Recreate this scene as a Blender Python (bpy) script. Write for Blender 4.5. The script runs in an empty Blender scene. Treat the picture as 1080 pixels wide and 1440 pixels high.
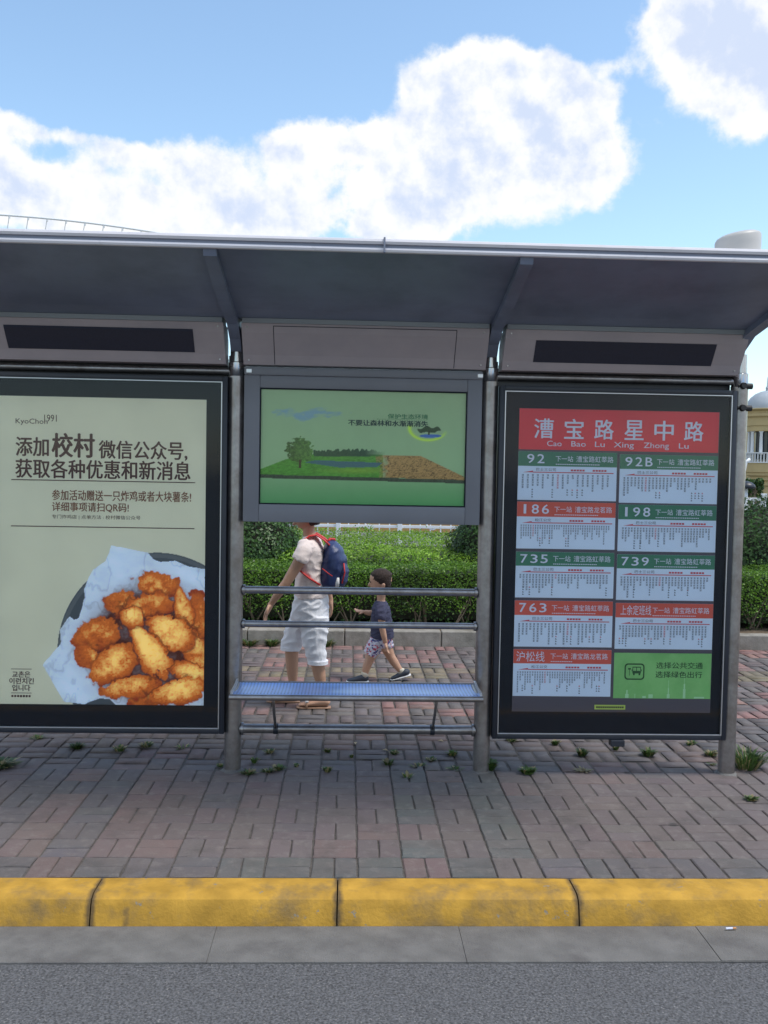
import bpy, bmesh, math, random
import numpy as np
from mathutils import Vector, noise as mn
R = math.radians
S = bpy.context.scene
C = S.collection
rnd = random.Random(7)
rng = np.random.default_rng(11)

# ------------------------------------------------------------------ camera
CAM = Vector((0.0, -5.25, 1.7163))
pitch, yaw, roll, FPX = -0.0435, 0.0381, 0.0181, 1301.4
cd = bpy.data.cameras.new('camera'); cam = bpy.data.objects.new('camera', cd); C.objects.link(cam)
Fv = Vector((math.sin(yaw)*math.cos(pitch), math.cos(yaw)*math.cos(pitch), math.sin(pitch)))
Rv = Vector((math.cos(yaw), -math.sin(yaw), 0)); Uv = Rv.cross(Fv)
R2 = Rv*math.cos(roll) + Uv*math.sin(roll); U2 = -Rv*math.sin(roll) + Uv*math.cos(roll)
from mathutils import Matrix
m = Matrix((( R2.x, U2.x, -Fv.x, CAM.x), (R2.y, U2.y, -Fv.y, CAM.y), (R2.z, U2.z, -Fv.z, CAM.z), (0,0,0,1)))
cam.matrix_world = m
cd.sensor_fit = 'VERTICAL'; cd.sensor_height = 36.0; cd.lens = 36.0*FPX/1440
cd.clip_start = 0.05; cd.clip_end = 3000
S.camera = cam
S.view_settings.view_transform = 'Standard'; S.view_settings.look = 'None'
S.view_settings.gamma = 1; S.view_settings.use_curve_mapping = False
S.view_settings.exposure = 0.9
S.render.resolution_x = 768; S.render.resolution_y = 1024
S.cycles.max_bounces = 7; S.cycles.transparent_max_bounces = 16
S.cycles.sample_clamp_indirect = 6

# ------------------------------------------------------------------ sky and sun
SUN_EL, SUN_AZ = R(64), R(108)          # azimuth from +Y (away from the camera) towards +X
W = bpy.data.worlds.new('World'); S.world = W; W.use_nodes = True
nt = W.node_tree; nt.nodes.clear()
def N(t, **kw):
    n = nt.nodes.new(t)
    for k, v in kw.items(): setattr(n, k, v)
    return n
def L(a, b): nt.links.new(a, b)
def mth(op, a, b=None, c=None):
    n = N('ShaderNodeMath', operation=op)
    for i, v in enumerate((a, b, c)):
        if v is None: continue
        if isinstance(v, (int, float)): n.inputs[i].default_value = v
        else: L(v, n.inputs[i])
    return n.outputs[0]
sky = N('ShaderNodeTexSky', sky_type='NISHITA', sun_disc=False, sun_elevation=SUN_EL, sun_rotation=SUN_AZ,
        air_density=1.0, dust_density=0.6, ozone_density=1.6, altitude=0)
hsv = N('ShaderNodeHueSaturation'); hsv.inputs['Saturation'].default_value = 0.98; hsv.inputs['Value'].default_value = 1.30
L(sky.outputs[0], hsv.inputs['Color'])
tc = N('ShaderNodeTexCoord'); nrm = N('ShaderNodeVectorMath', operation='NORMALIZE'); L(tc.outputs['Generated'], nrm.inputs[0])
sep = N('ShaderNodeSeparateXYZ'); L(nrm.outputs[0], sep.inputs[0])
az = mth('ARCTAN2', sep.outputs[0], sep.outputs[1]); el = mth('ARCSINE', sep.outputs[2])
# turbulent offset of the direction, so that the clouds billow
n1 = N('ShaderNodeTexNoise'); n1.inputs['Scale'].default_value = 7; n1.inputs['Detail'].default_value = 9; n1.inputs['Roughness'].default_value = 0.60
L(nrm.outputs[0], n1.inputs['Vector'])
sc_ = N('ShaderNodeSeparateColor'); L(n1.outputs['Color'], sc_.inputs[0])
azw = mth('ADD', az, mth('MULTIPLY', mth('SUBTRACT', sc_.outputs[0], 0.5), 0.10))
elw = mth('ADD', el, mth('MULTIPLY', mth('SUBTRACT', sc_.outputs[1], 0.5), 0.085))
cmb = N('ShaderNodeCombineXYZ'); L(azw, cmb.inputs[0]); L(elw, cmb.inputs[1])
BL = [(0.151,0.346,0.092,0.073,1.00),(0.112,0.401,0.032,0.028,1.00),(0.155,0.405,0.028,0.025,1.00),(0.195,0.384,0.035,0.031,1.00),
 (0.229,0.341,0.038,0.038,1.00),(0.259,0.292,0.029,0.031,0.90),(0.079,0.373,0.035,0.035,0.90),(-0.033,0.343,0.048,0.024,0.85),
 (-0.074,0.333,0.038,0.019,0.80),(0.012,0.353,0.035,0.027,0.80),(0.107,0.304,0.131,0.046,1.00),(0.002,0.280,0.100,0.030,0.90),
 (0.048,0.256,0.085,0.023,1.00),(-0.165,0.300,0.060,0.026,0.78),(-0.240,0.308,0.040,0.018,0.70),(-0.316,0.258,0.062,0.030,0.95),
 (-0.220,0.255,0.110,0.030,0.90),(-0.118,0.245,0.080,0.023,0.85),(-0.350,0.325,0.050,0.016,0.55),(-0.300,0.318,0.036,0.010,0.40),
 (-0.394,0.282,0.077,0.046,0.90),(0.345,0.437,0.055,0.046,1.00),(0.391,0.390,0.061,0.050,1.00),(0.422,0.415,0.077,0.069,1.00),
 (0.262,0.400,0.020,0.013,0.35),(0.406,0.343,0.038,0.023,0.55),
 (-0.62,0.30,0.16,0.06,1.0),(-0.9,0.36,0.2,0.09,1.0),(-0.6,0.62,0.14,0.05,0.8),(0.62,0.46,0.16,0.10,1.0),(0.85,0.33,0.22,0.07,1.0),(0.3,0.8,0.2,0.06,0.7)]
fld = None
for a, e, sa, se, w in BL:
    s = N('ShaderNodeVectorMath', operation='SUBTRACT'); L(cmb.outputs[0], s.inputs[0]); s.inputs[1].default_value = (a, e, 0)
    q = N('ShaderNodeVectorMath', operation='MULTIPLY'); L(s.outputs[0], q.inputs[0]); q.inputs[1].default_value = (1/(sa*.98), 1/(se*.98), 0)
    d = N('ShaderNodeVectorMath', operation='DOT_PRODUCT'); L(q.outputs[0], d.inputs[0]); L(q.outputs[0], d.inputs[1])
    g = mth('MULTIPLY', mth('EXPONENT', mth('MULTIPLY', d.outputs['Value'], -1.0)), w*1.05)
    fld = g if fld is None else mth('ADD', fld, g)
# clouds of the same kind over the rest of the sky
n2 = N('ShaderNodeTexNoise'); n2.inputs['Scale'].default_value = 2.2; n2.inputs['Detail'].default_value = 6
mp = N('ShaderNodeMapping'); mp.inputs['Scale'].default_value = (1, 1, 2.2); L(nrm.outputs[0], mp.inputs[0]); L(mp.outputs[0], n2.inputs['Vector'])
away = N('ShaderNodeMapRange', interpolation_type='SMOOTHSTEP'); L(mth('ABSOLUTE', az), away.inputs[0]); away.inputs[1].default_value = 0.6; away.inputs[2].default_value = 1.2
oth = mth('MULTIPLY', mth('MULTIPLY', mth('SUBTRACT', n2.outputs[0], 0.42), 6.0), away.outputs[0])
fld = mth('ADD', fld, mth('MAXIMUM', oth, 0.0))
def cnoise(sc, det, rough, off=(0,0,0)):
    a = N('ShaderNodeVectorMath', operation='ADD'); L(nrm.outputs[0], a.inputs[0]); a.inputs[1].default_value = off
    n = N('ShaderNodeTexNoise'); n.inputs['Scale'].default_value = sc; n.inputs['Detail'].default_value = det; n.inputs['Roughness'].default_value = rough
    L(a.outputs[0], n.inputs['Vector']); return n.outputs[0]
nA = cnoise(11, 9, .60, (.13, 0, .07)); nB = cnoise(30, 8, .62)
# billows: field broken up by two octave sets, so that gaps open between the heads
fl2 = mth('ADD', mth('MULTIPLY', fld, mth('ADD', mth('MULTIPLY', nA, 2.7), -.36)), mth('MULTIPLY', mth('SUBTRACT', nB, 0.5), .75))
den = N('ShaderNodeMapRange', interpolation_type='SMOOTHSTEP'); L(fl2, den.inputs[0]); den.inputs[1].default_value = 0.34; den.inputs[2].default_value = 0.78
# puffs are brighter on the side that faces the sun: noise compared with itself a little further towards the sun
sx_, sy_, sz_ = (math.sin(SUN_AZ)*.012, math.cos(SUN_AZ)*.012*.3, .016)
e1 = mth('SUBTRACT', cnoise(13, 6, .58), cnoise(13, 6, .58, (sx_, sy_, sz_)))
e2 = mth('SUBTRACT', cnoise(34, 5, .6, (.5,0,0)), cnoise(34, 5, .6, (.5+sx_*.5, sy_*.5, sz_*.5)))
emb = mth('ADD', mth('MULTIPLY', e1, 3.4), mth('MULTIPLY', e2, .8))
core = N('ShaderNodeMapRange', interpolation_type='SMOOTHSTEP')
L(mth('SUBTRACT', mth('ADD', mth('MULTIPLY', fl2, .34), .02), mth('MULTIPLY', emb, 1.0)), core.inputs[0]); core.inputs[1].default_value = 0.18; core.inputs[2].default_value = 1.15
ccol = N('ShaderNodeMix', data_type='RGBA'); L(core.outputs[0], ccol.inputs[0])
CW = 5.6
ccol.inputs[6].default_value = (0.99*CW, 0.995*CW, 1.0*CW, 1); ccol.inputs[7].default_value = (0.66*CW, 0.75*CW, 0.94*CW, 1)
tin = N('ShaderNodeVectorMath', operation='MULTIPLY'); L(hsv.outputs[0], tin.inputs[0]); tin.inputs[1].default_value = (1.0, 1.045, .99)
mx = N('ShaderNodeMix', data_type='RGBA'); L(mth('MULTIPLY', den.outputs[0], 0.97), mx.inputs[0]); L(tin.outputs[0], mx.inputs[6]); L(ccol.outputs[2], mx.inputs[7])
bg = N('ShaderNodeBackground'); bg.inputs[1].default_value = 0.10; L(mx.outputs[2], bg.inputs[0])
wo = N('ShaderNodeOutputWorld'); L(bg.outputs[0], wo.inputs[0])
sd = bpy.data.lights.new('sun', 'SUN'); so = bpy.data.objects.new('sun', sd); C.objects.link(so)
sd.energy = 1.45; sd.angle = R(16); sd.color = (1, .95, .87)
sdir = Vector((math.sin(SUN_AZ)*math.cos(SUN_EL), math.cos(SUN_AZ)*math.cos(SUN_EL), math.sin(SUN_EL)))
so.rotation_euler = sdir.to_track_quat('Z', 'Y').to_euler(); so.location = (6, -3, 14)

# ------------------------------------------------------------------ materials
def lin(c):
    return tuple(((x/255)/12.92 if x/255 <= .04045 else ((x/255+.055)/1.055)**2.4) for x in c)
def mat(name, col=(.5,.5,.5), rough=.6, metal=0.0, nscale=0, namt=0, bump=0, bscale=60, spec=.5, coords='Position', col2=None, n2s=0, n2lo=.5, n2hi=.7):
    m = bpy.data.materials.new(name); m.use_nodes = True; t = m.node_tree; b = t.nodes['Principled BSDF']
    b.inputs['Base Color'].default_value = (*col, 1); b.inputs['Roughness'].default_value = rough; b.inputs['Metallic'].default_value = metal
    b.inputs['Specular IOR Level'].default_value = spec
    if coords == 'Position': src = t.nodes.new('ShaderNodeNewGeometry').outputs['Position']
    else: src = t.nodes.new('ShaderNodeTexCoord').outputs['Object']
    out = None
    if namt:
        n = t.nodes.new('ShaderNodeTexNoise'); n.inputs['Scale'].default_value = nscale; n.inputs['Detail'].default_value = 6; t.links.new(src, n.inputs['Vector'])
        mr = t.nodes.new('ShaderNodeMapRange'); t.links.new(n.outputs[0], mr.inputs[0]); mr.inputs[1].default_value = .25; mr.inputs[2].default_value = .75
        mr.inputs[3].default_value = 1-namt; mr.inputs[4].default_value = 1+namt
        v = t.nodes.new('ShaderNodeVectorMath'); v.operation = 'SCALE'; v.inputs[0].default_value = col; t.links.new(mr.outputs[0], v.inputs['Scale'])
        out = v.outputs[0]; t.links.new(out, b.inputs['Base Color'])
    if col2:
        n = t.nodes.new('ShaderNodeTexNoise'); n.inputs['Scale'].default_value = n2s; n.inputs['Detail'].default_value = 7; n.inputs['Roughness'].default_value=.65; t.links.new(src, n.inputs['Vector'])
        mr = t.nodes.new('ShaderNodeMapRange'); t.links.new(n.outputs[0], mr.inputs[0]); mr.inputs[1].default_value = n2lo; mr.inputs[2].default_value = n2hi
        x = t.nodes.new('ShaderNodeMix'); x.data_type = 'RGBA'; t.links.new(mr.outputs[0], x.inputs[0])
        if out: t.links.new(out, x.inputs[6])
        else: x.inputs[6].default_value = (*col, 1)
        x.inputs[7].default_value = (*col2, 1); out = x.outputs[2]; t.links.new(out, b.inputs['Base Color'])
    if bump:
        n = t.nodes.new('ShaderNodeTexNoise'); n.inputs['Scale'].default_value = bscale; n.inputs['Detail'].default_value = 5; t.links.new(src, n.inputs['Vector'])
        bp = t.nodes.new('ShaderNodeBump'); bp.inputs['Strength'].default_value = bump; bp.inputs['Distance'].default_value = .01
        t.links.new(n.outputs[0], bp.inputs['Height']); t.links.new(bp.outputs[0], b.inputs['Normal'])
    return m
def spots(m, scale, thr, col, amt=.8, seed=0.0):
    """round dark spots (old gum, oil drips) over a material"""
    t = m.node_tree; b = t.nodes['Principled BSDF']; lk = b.inputs['Base Color'].links[0].from_socket
    g = t.nodes.new('ShaderNodeNewGeometry'); mp = t.nodes.new('ShaderNodeMapping'); mp.inputs['Scale'].default_value = (1, 1, 0); mp.inputs['Location'].default_value = (seed, seed, 0)
    nz = t.nodes.new('ShaderNodeTexNoise'); nz.inputs['Scale'].default_value = 25; t.links.new(g.outputs['Position'], nz.inputs['Vector'])
    t.links.new(g.outputs['Position'], mp.inputs[0])
    ad = t.nodes.new('ShaderNodeMix'); ad.data_type='VECTOR'; ad.inputs[0].default_value = .02; t.links.new(mp.outputs[0], ad.inputs[4]); t.links.new(nz.outputs['Color'], ad.inputs[5])
    v = t.nodes.new('ShaderNodeTexVoronoi'); v.inputs['Scale'].default_value = scale; t.links.new(ad.outputs[1], v.inputs['Vector'])
    r = t.nodes.new('ShaderNodeMapRange'); t.links.new(v.outputs['Distance'], r.inputs[0]); r.inputs[1].default_value = thr; r.inputs[2].default_value = thr*.6; r.inputs[4].default_value = amt
    # only some cells carry a spot
    sc = t.nodes.new('ShaderNodeSeparateColor'); t.links.new(v.outputs['Color'], sc.inputs[0])
    gt = t.nodes.new('ShaderNodeMath'); gt.operation='GREATER_THAN'; gt.inputs[1].default_value=.6; t.links.new(sc.outputs[0], gt.inputs[0])
    mu = t.nodes.new('ShaderNodeMath'); mu.operation='MULTIPLY'; t.links.new(r.outputs[0], mu.inputs[0]); t.links.new(gt.outputs[0], mu.inputs[1])
    x = t.nodes.new('ShaderNodeMix'); x.data_type = 'RGBA'; t.links.new(mu.outputs[0], x.inputs[0]); t.links.new(lk, x.inputs[6]); x.inputs[7].default_value = (*col, 1)
    t.links.new(x.outputs[2], b.inputs['Base Color'])
def brick_mat(name, src):
    m = mat(name, (1,1,1), .85, 0, 4, .01, .25, 150)
    t = m.node_tree; b = t.nodes['Principled BSDF']
    if src == 'object': s = t.nodes.new('ShaderNodeObjectInfo').outputs['Color']
    else:
        a = t.nodes.new('ShaderNodeAttribute'); a.attribute_name = 'Col'; s = a.outputs['Color']
    g = t.nodes.new('ShaderNodeNewGeometry').outputs['Position']
    def noi(sc, lo, hi, a, bb, det=6):
        n = t.nodes.new('ShaderNodeTexNoise'); n.inputs['Scale'].default_value = sc; n.inputs['Detail'].default_value = det; n.inputs['Roughness'].default_value=.7; t.links.new(g, n.inputs['Vector'])
        r = t.nodes.new('ShaderNodeMapRange'); t.links.new(n.outputs[0], r.inputs[0]); r.inputs[1].default_value=lo; r.inputs[2].default_value=hi; r.inputs[3].default_value=a; r.inputs[4].default_value=bb
        return r.outputs[0]
    v = t.nodes.new('ShaderNodeVectorMath'); v.operation='SCALE'; t.links.new(s, v.inputs[0]); t.links.new(noi(260,.3,.7,.68,1.32,4), v.inputs['Scale'])
    x = t.nodes.new('ShaderNodeMix'); x.data_type='RGBA'; t.links.new(noi(2.6,.30,.68,.22,.78), x.inputs[0]); t.links.new(v.outputs[0], x.inputs[6]); x.inputs[7].default_value=(.140,.116,.110,1)
    y = t.nodes.new('ShaderNodeMix'); y.data_type='RGBA'; t.links.new(noi(14,.52,.75,0,.55), y.inputs[0]); t.links.new(x.outputs[2], y.inputs[6]); y.inputs[7].default_value=(.235,.21,.195,1)
    z = t.nodes.new('ShaderNodeMix'); z.data_type='RGBA'; t.links.new(noi(5,.52,.74,0,.65), z.inputs[0]); t.links.new(y.outputs[2], z.inputs[6]); z.inputs[7].default_value=(.065,.058,.055,1)
    t.links.new(z.outputs[2], b.inputs['Base Color'])
    spots(m, 2.9, .085, (.05,.045,.045), .75, .37)
    return m
def glass_mat(name, tint=(.985,.99,.99), refl=1.0):
    m = bpy.data.materials.new(name); m.use_nodes = True; t = m.node_tree; t.nodes.clear()
    o = t.nodes.new('ShaderNodeOutputMaterial'); tr = t.nodes.new('ShaderNodeBsdfTransparent'); tr.inputs[0].default_value = (*tint, 1)
    gl = t.nodes.new('ShaderNodeBsdfGlossy'); gl.inputs['Roughness'].default_value = .06; gl.inputs[0].default_value = (refl, refl, refl, 1)
    fr = t.nodes.new('ShaderNodeFresnel'); fr.inputs[0].default_value = 1.22
    mx = t.nodes.new('ShaderNodeMixShader'); t.links.new(fr.outputs[0], mx.inputs[0]); t.links.new(tr.outputs[0], mx.inputs[1]); t.links.new(gl.outputs[0], mx.inputs[2]); t.links.new(mx.outputs[0], o.inputs[0])
    return m
def leaf_mat(name, a, b, trans=.35, rough=.45):
    m = bpy.data.materials.new(name); m.use_nodes = True; t = m.node_tree; p = t.nodes['Principled BSDF']; o = t.nodes['Material Output']
    g = t.nodes.new('ShaderNodeNewGeometry'); r = t.nodes.new('ShaderNodeValToRGB'); t.links.new(g.outputs['Random Per Island'], r.inputs[0])
    r.color_ramp.elements[0].color = (*a, 1); r.color_ramp.elements[1].color = (*b, 1)
    n = t.nodes.new('ShaderNodeTexNoise'); n.inputs['Scale'].default_value = 1.6; n.inputs['Detail'].default_value=3; t.links.new(g.outputs['Position'], n.inputs['Vector'])
    mr = t.nodes.new('ShaderNodeMapRange'); t.links.new(n.outputs[0], mr.inputs[0]); mr.inputs[1].default_value=.35; mr.inputs[2].default_value=.65; mr.inputs[3].default_value=.72; mr.inputs[4].default_value=1.25
    v = t.nodes.new('ShaderNodeVectorMath'); v.operation='SCALE'; t.links.new(r.outputs[0], v.inputs[0]); t.links.new(mr.outputs[0], v.inputs['Scale'])
    t.links.new(v.outputs[0], p.inputs['Base Color']); p.inputs['Roughness'].default_value = rough
    tl = t.nodes.new('ShaderNodeBsdfTranslucent'); t.links.new(v.outputs[0], tl.inputs[0])
    mx = t.nodes.new('ShaderNodeMixShader'); mx.inputs[0].default_value = trans; t.links.new(p.outputs[0], mx.inputs[1]); t.links.new(tl.outputs[0], mx.inputs[2]); t.links.new(mx.outputs[0], o.inputs[0])
    return m
def attr_mat(name, gain=1.0, rough=.55, tint=(1,1,1)):
    m = bpy.data.materials.new(name); m.use_nodes = True; t = m.node_tree; b = t.nodes['Principled BSDF']
    a = t.nodes.new('ShaderNodeAttribute'); a.attribute_name = 'Col'
    v = t.nodes.new('ShaderNodeVectorMath'); v.operation='MULTIPLY'; v.inputs[1].default_value = tuple(gain*q for q in tint); t.links.new(a.outputs['Color'], v.inputs[0]); t.links.new(v.outputs[0], b.inputs['Base Color'])
    b.inputs['Roughness'].default_value = rough; b.inputs['Specular IOR Level'].default_value = .3
    return m

# ------------------------------------------------------------------ mesh helpers
def tag(o, label=None, cat=None, group=None, kind=None):
    if label: o['label'] = label
    if cat: o['category'] = cat
    if group: o['group'] = group
    if kind: o['kind'] = kind
    return o
def empty(name, loc=(0,0,0), **kw):
    o = bpy.data.objects.new(name, None); o.location = loc; o.empty_display_size = .1; C.objects.link(o); return tag(o, **kw)
class MB:
    def __init__(s): s.v = []; s.f = []; s.m = []; s.n = 0
    def add(s, V, F, mi=0):
        V = [tuple(map(float, p)) for p in V]; s.v += V; s.f += [tuple(i+s.n for i in f) for f in F]; s.m += [mi]*len(F); s.n += len(V); return s
    def box(s, x0, x1, y0, y1, z0, z1, mi=0, bev=0):
        if bev <= 0:
            V = [(x,y,z) for x in (x0,x1) for y in (y0,y1) for z in (z0,z1)]
            return s.add(V, [(0,1,3,2),(4,6,7,5),(0,4,5,1),(2,3,7,6),(0,2,6,4),(1,5,7,3)], mi)
        bm = bmesh.new(); bmesh.ops.create_cube(bm, size=1)
        for v in bm.verts: v.co = Vector(((x0+x1)/2+v.co.x*(x1-x0), (y0+y1)/2+v.co.y*(y1-y0), (z0+z1)/2+v.co.z*(z1-z0)))
        bmesh.ops.bevel(bm, geom=bm.edges[:], offset=bev, segments=2, affect='EDGES', profile=.5)
        bm.verts.index_update(); s.add([v.co[:] for v in bm.verts], [tuple(v.index for v in f.verts) for f in bm.faces], mi); bm.free(); return s
    def tube(s, pts, r, seg=16, mi=0, caps=True):
        pts = [Vector(p) for p in pts]; rr = r if isinstance(r, (list, tuple)) else [r]*len(pts); V = []; F = []
        ref = None
        for i, p in enumerate(pts):
            t = (pts[min(i+1, len(pts)-1)] - pts[max(i-1, 0)]).normalized()
            if ref is None: ref = Vector((0,0,1)) if abs(t.z) < .9 else Vector((1,0,0))
            u = t.cross(ref).normalized(); w = u.cross(t).normalized(); ref = w
            for k in range(seg):
                a = 2*math.pi*k/seg; V.append(p + (u*math.cos(a) + w*math.sin(a))*rr[i])
        for i in range(len(pts)-1):
            for k in range(seg):
                a = i*seg+k; b = i*seg+(k+1) % seg; F.append((a, b, b+seg, a+seg))
        if caps: F.append(tuple(range(seg-1, -1, -1))); F.append(tuple((len(pts)-1)*seg+k for k in range(seg)))
        return s.add(V, F, mi)
    def prism(s, poly, x0, x1, mi=0):
        """poly in (y, z), swept along x"""
        n = len(poly); V = [(x0, y, z) for y, z in poly] + [(x1, y, z) for y, z in poly]
        F = [tuple(range(n)), tuple(range(2*n-1, n-1, -1))] + [(i, i+n, (i+1) % n + n, (i+1) % n) for i in range(n)]
        return s.add(V, F, mi)
    def quad(s, x0, x1, z0, z1, y, mi=0):
        return s.add([(x0,y,z0),(x1,y,z0),(x1,y,z1),(x0,y,z1)], [(0,1,2,3)], mi)
    def loft(s, rings, seg=18, mi=0, ref=(0,1,0)):
        """rings: (x,y,z,a,b); a is the half width in the xz plane, b along y (ref)"""
        P = [Vector(r[:3]) for r in rings]; V = []; F = []
        for i, r in enumerate(rings):
            t = (P[min(i+1, len(P)-1)] - P[max(i-1, 0)]).normalized()
            rf = Vector(ref); u = (rf - t*rf.dot(t)).normalized(); w = t.cross(u)
            for k in range(seg):
                a = 2*math.pi*k/seg; V.append(P[i] + u*math.sin(a)*r[4] + w*math.cos(a)*r[3])
        for i in range(len(P)-1):
            for k in range(seg):
                a = i*seg+k; b = i*seg+(k+1) % seg; F.append((a, b, b+seg, a+seg))
        F.append(tuple(range(seg-1, -1, -1))); F.append(tuple((len(P)-1)*seg+k for k in range(seg)))
        return s.add(V, F, mi)
    def build(s, name, mats, parent=None, smooth=False, angle=None, **kw):
        me = bpy.data.meshes.new(name); me.from_pydata(s.v, [], s.f)
        for mm in (mats if isinstance(mats, (list, tuple)) else [mats]): me.materials.append(mm)
        if any(s.m): me.polygons.foreach_set('material_index', s.m)
        if smooth:
            me.polygons.foreach_set('use_smooth', [True]*len(s.f))
            if angle is not None:
                try: me.set_sharp_from_angle(angle=R(angle))
                except Exception: pass
        me.update(); o = bpy.data.objects.new(name, me); C.objects.link(o)
        if parent: o.parent = parent; o.matrix_parent_inverse = Matrix.Translation(-parent.location) if parent.type == 'EMPTY' else Matrix.Identity(4)
        return tag(o, **kw)
def remesh(mb, name, mats, voxel, parent=None, smooth=6, wr=0, wrs=20, dec=None, **kw):
    """fuse closed lofts into one continuous skin"""
    me = bpy.data.meshes.new('tmp'); me.from_pydata(mb.v, [], mb.f); o = bpy.data.objects.new('tmp', me); C.objects.link(o)
    a = o.modifiers.new('r', 'REMESH'); a.mode = 'VOXEL'; a.voxel_size = voxel
    if smooth: b = o.modifiers.new('s', 'SMOOTH'); b.iterations = smooth; b.factor = .5
    if dec: d = o.modifiers.new('d', 'DECIMATE'); d.ratio = dec
    dg = bpy.context.evaluated_depsgraph_get(); me2 = bpy.data.meshes.new_from_object(o.evaluated_get(dg)); me2.name = name
    bpy.data.objects.remove(o); bpy.data.meshes.remove(me)
    if wr:
        for v in me2.vertices:
            p = v.co; k = .9*(.45-abs(mn.noise(Vector(((p.x+p.z*.7)*wrs*.8, p.y*wrs*.4, (p.z-p.x*.5)*wrs*1.5))))*2) + .4*mn.noise(Vector((p.x*wrs*.5, p.y*wrs*.5, p.z*wrs*.7+3)))
            v.co = p + v.normal*wr*k
    me2.materials.clear()
    for mm in (mats if isinstance(mats, (list, tuple)) else [mats]): me2.materials.append(mm)
    me2.polygons.foreach_set('use_smooth', [True]*len(me2.polygons)); me2.update()
    r = bpy.data.objects.new(name, me2); C.objects.link(r)
    if parent: r.parent = parent; r.matrix_parent_inverse = Matrix.Translation(-parent.location)
    return tag(r, **kw)
_fc = {}
def glyphs(body, bold=0.0):
    k = (body, bold)
    if k in _fc: return _fc[k]
    c = bpy.data.curves.new('t', 'FONT'); c.body = body; c.offset = bold; c.resolution_u = 3
    o = bpy.data.objects.new('t', c); C.objects.link(o); bpy.context.view_layer.update()
    me = bpy.data.meshes.new_from_object(o.evaluated_get(bpy.context.evaluated_depsgraph_get()))
    V = np.array([v.co[:] for v in me.vertices]); F = [tuple(p.vertices) for p in me.polygons]
    bpy.data.objects.remove(o); bpy.data.curves.remove(c); bpy.data.meshes.remove(me)
    _fc[k] = (V, F); return _fc[k]
def text(mb, body, x0, x1, z0, z1, y, mi=0, bold=0.0):
    """lettering fitted to a box; bold repeats it a hair to the side, a hair in front"""
    V, F = glyphs(body, 0.0); a = V.min(0); b = V.max(0)
    w = bold*.11
    X = x0 + w + (V[:,0]-a[0])/(b[0]-a[0])*(x1-x0-2*w); Z = z0 + (V[:,1]-a[1])/(b[1]-a[1])*(z1-z0)
    for k, (dx, dz) in enumerate([(0,0)] if not bold else [(0,0),(-w,0),(w,0),(0,w*.6),(0,-w*.6)]):
        mb.add(np.stack([X+dx, np.full(len(X), y-.00008*k), Z+dz], 1), F, mi)
def leaves(pos, nrm_, size, seed=0, aspect=.55, up=.5):
    """pos (n,3), nrm_ (n,3) outward; returns V, F arrays for folded leaf quads (2 triangles)"""
    g = np.random.default_rng(seed); n = len(pos)
    d = nrm_*.8 + g.normal(0, .75, (n,3)); d[:,2] += up; d /= np.linalg.norm(d, axis=1)[:,None]
    a = np.cross(d, g.normal(0,1,(n,3))); a /= np.linalg.norm(a, axis=1)[:,None]; b = np.cross(d, a)
    s = size*g.uniform(.6, 1.35, n)[:,None]
    V = np.empty((n,4,3)); V[:,0] = pos - a*s*.5; V[:,1] = pos + b*s*aspect*.5 + d*s*.08; V[:,2] = pos + a*s*.5; V[:,3] = pos - b*s*aspect*.5 + d*s*.08
    return V.reshape(-1,3), np.arange(n*4).reshape(n,4)
def npmesh(name, V, F, mats, parent=None, **kw):
    me = bpy.data.meshes.new(name); k = F.shape[1]
    me.vertices.add(len(V)); me.vertices.foreach_set('co', V.astype(np.float32).ravel())
    me.loops.add(F.size); me.loops.foreach_set('vertex_index', F.astype(np.int32).ravel())
    me.polygons.add(len(F)); me.polygons.foreach_set('loop_start', np.arange(0, F.size, k, dtype=np.int32)); me.polygons.foreach_set('loop_total', np.full(len(F), k, dtype=np.int32))
    me.materials.append(mats); me.update(calc_edges=True); me.validate()
    o = bpy.data.objects.new(name, me); C.objects.link(o)
    if parent: o.parent = parent; o.matrix_parent_inverse = Matrix.Translation(-parent.location)
    return tag(o, **kw)
def vnoise(x, y, seed=0):
    """smooth 2-D value noise, numpy"""
    g = np.random.default_rng(seed); T = g.random((64,64)); xi = np.floor(x).astype(int); yi = np.floor(y).astype(int); fx = x-xi; fy = y-yi
    fx = fx*fx*(3-2*fx); fy = fy*fy*(3-2*fy); A = T[xi%64, yi%64]; B = T[(xi+1)%64, yi%64]; D = T[xi%64, (yi+1)%64]; E = T[(xi+1)%64, (yi+1)%64]
    return (A*(1-fx)+B*fx)*(1-fy)+(D*(1-fx)+E*fx)*fy
def fbm(x, y, seed=0, o=4):
    r = 0; a = .5
    for i in range(o): r = r + a*vnoise(x*2**i+7*i, y*2**i+3*i, seed+i); a *= .5
    return r/(1-.5**o)

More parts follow.
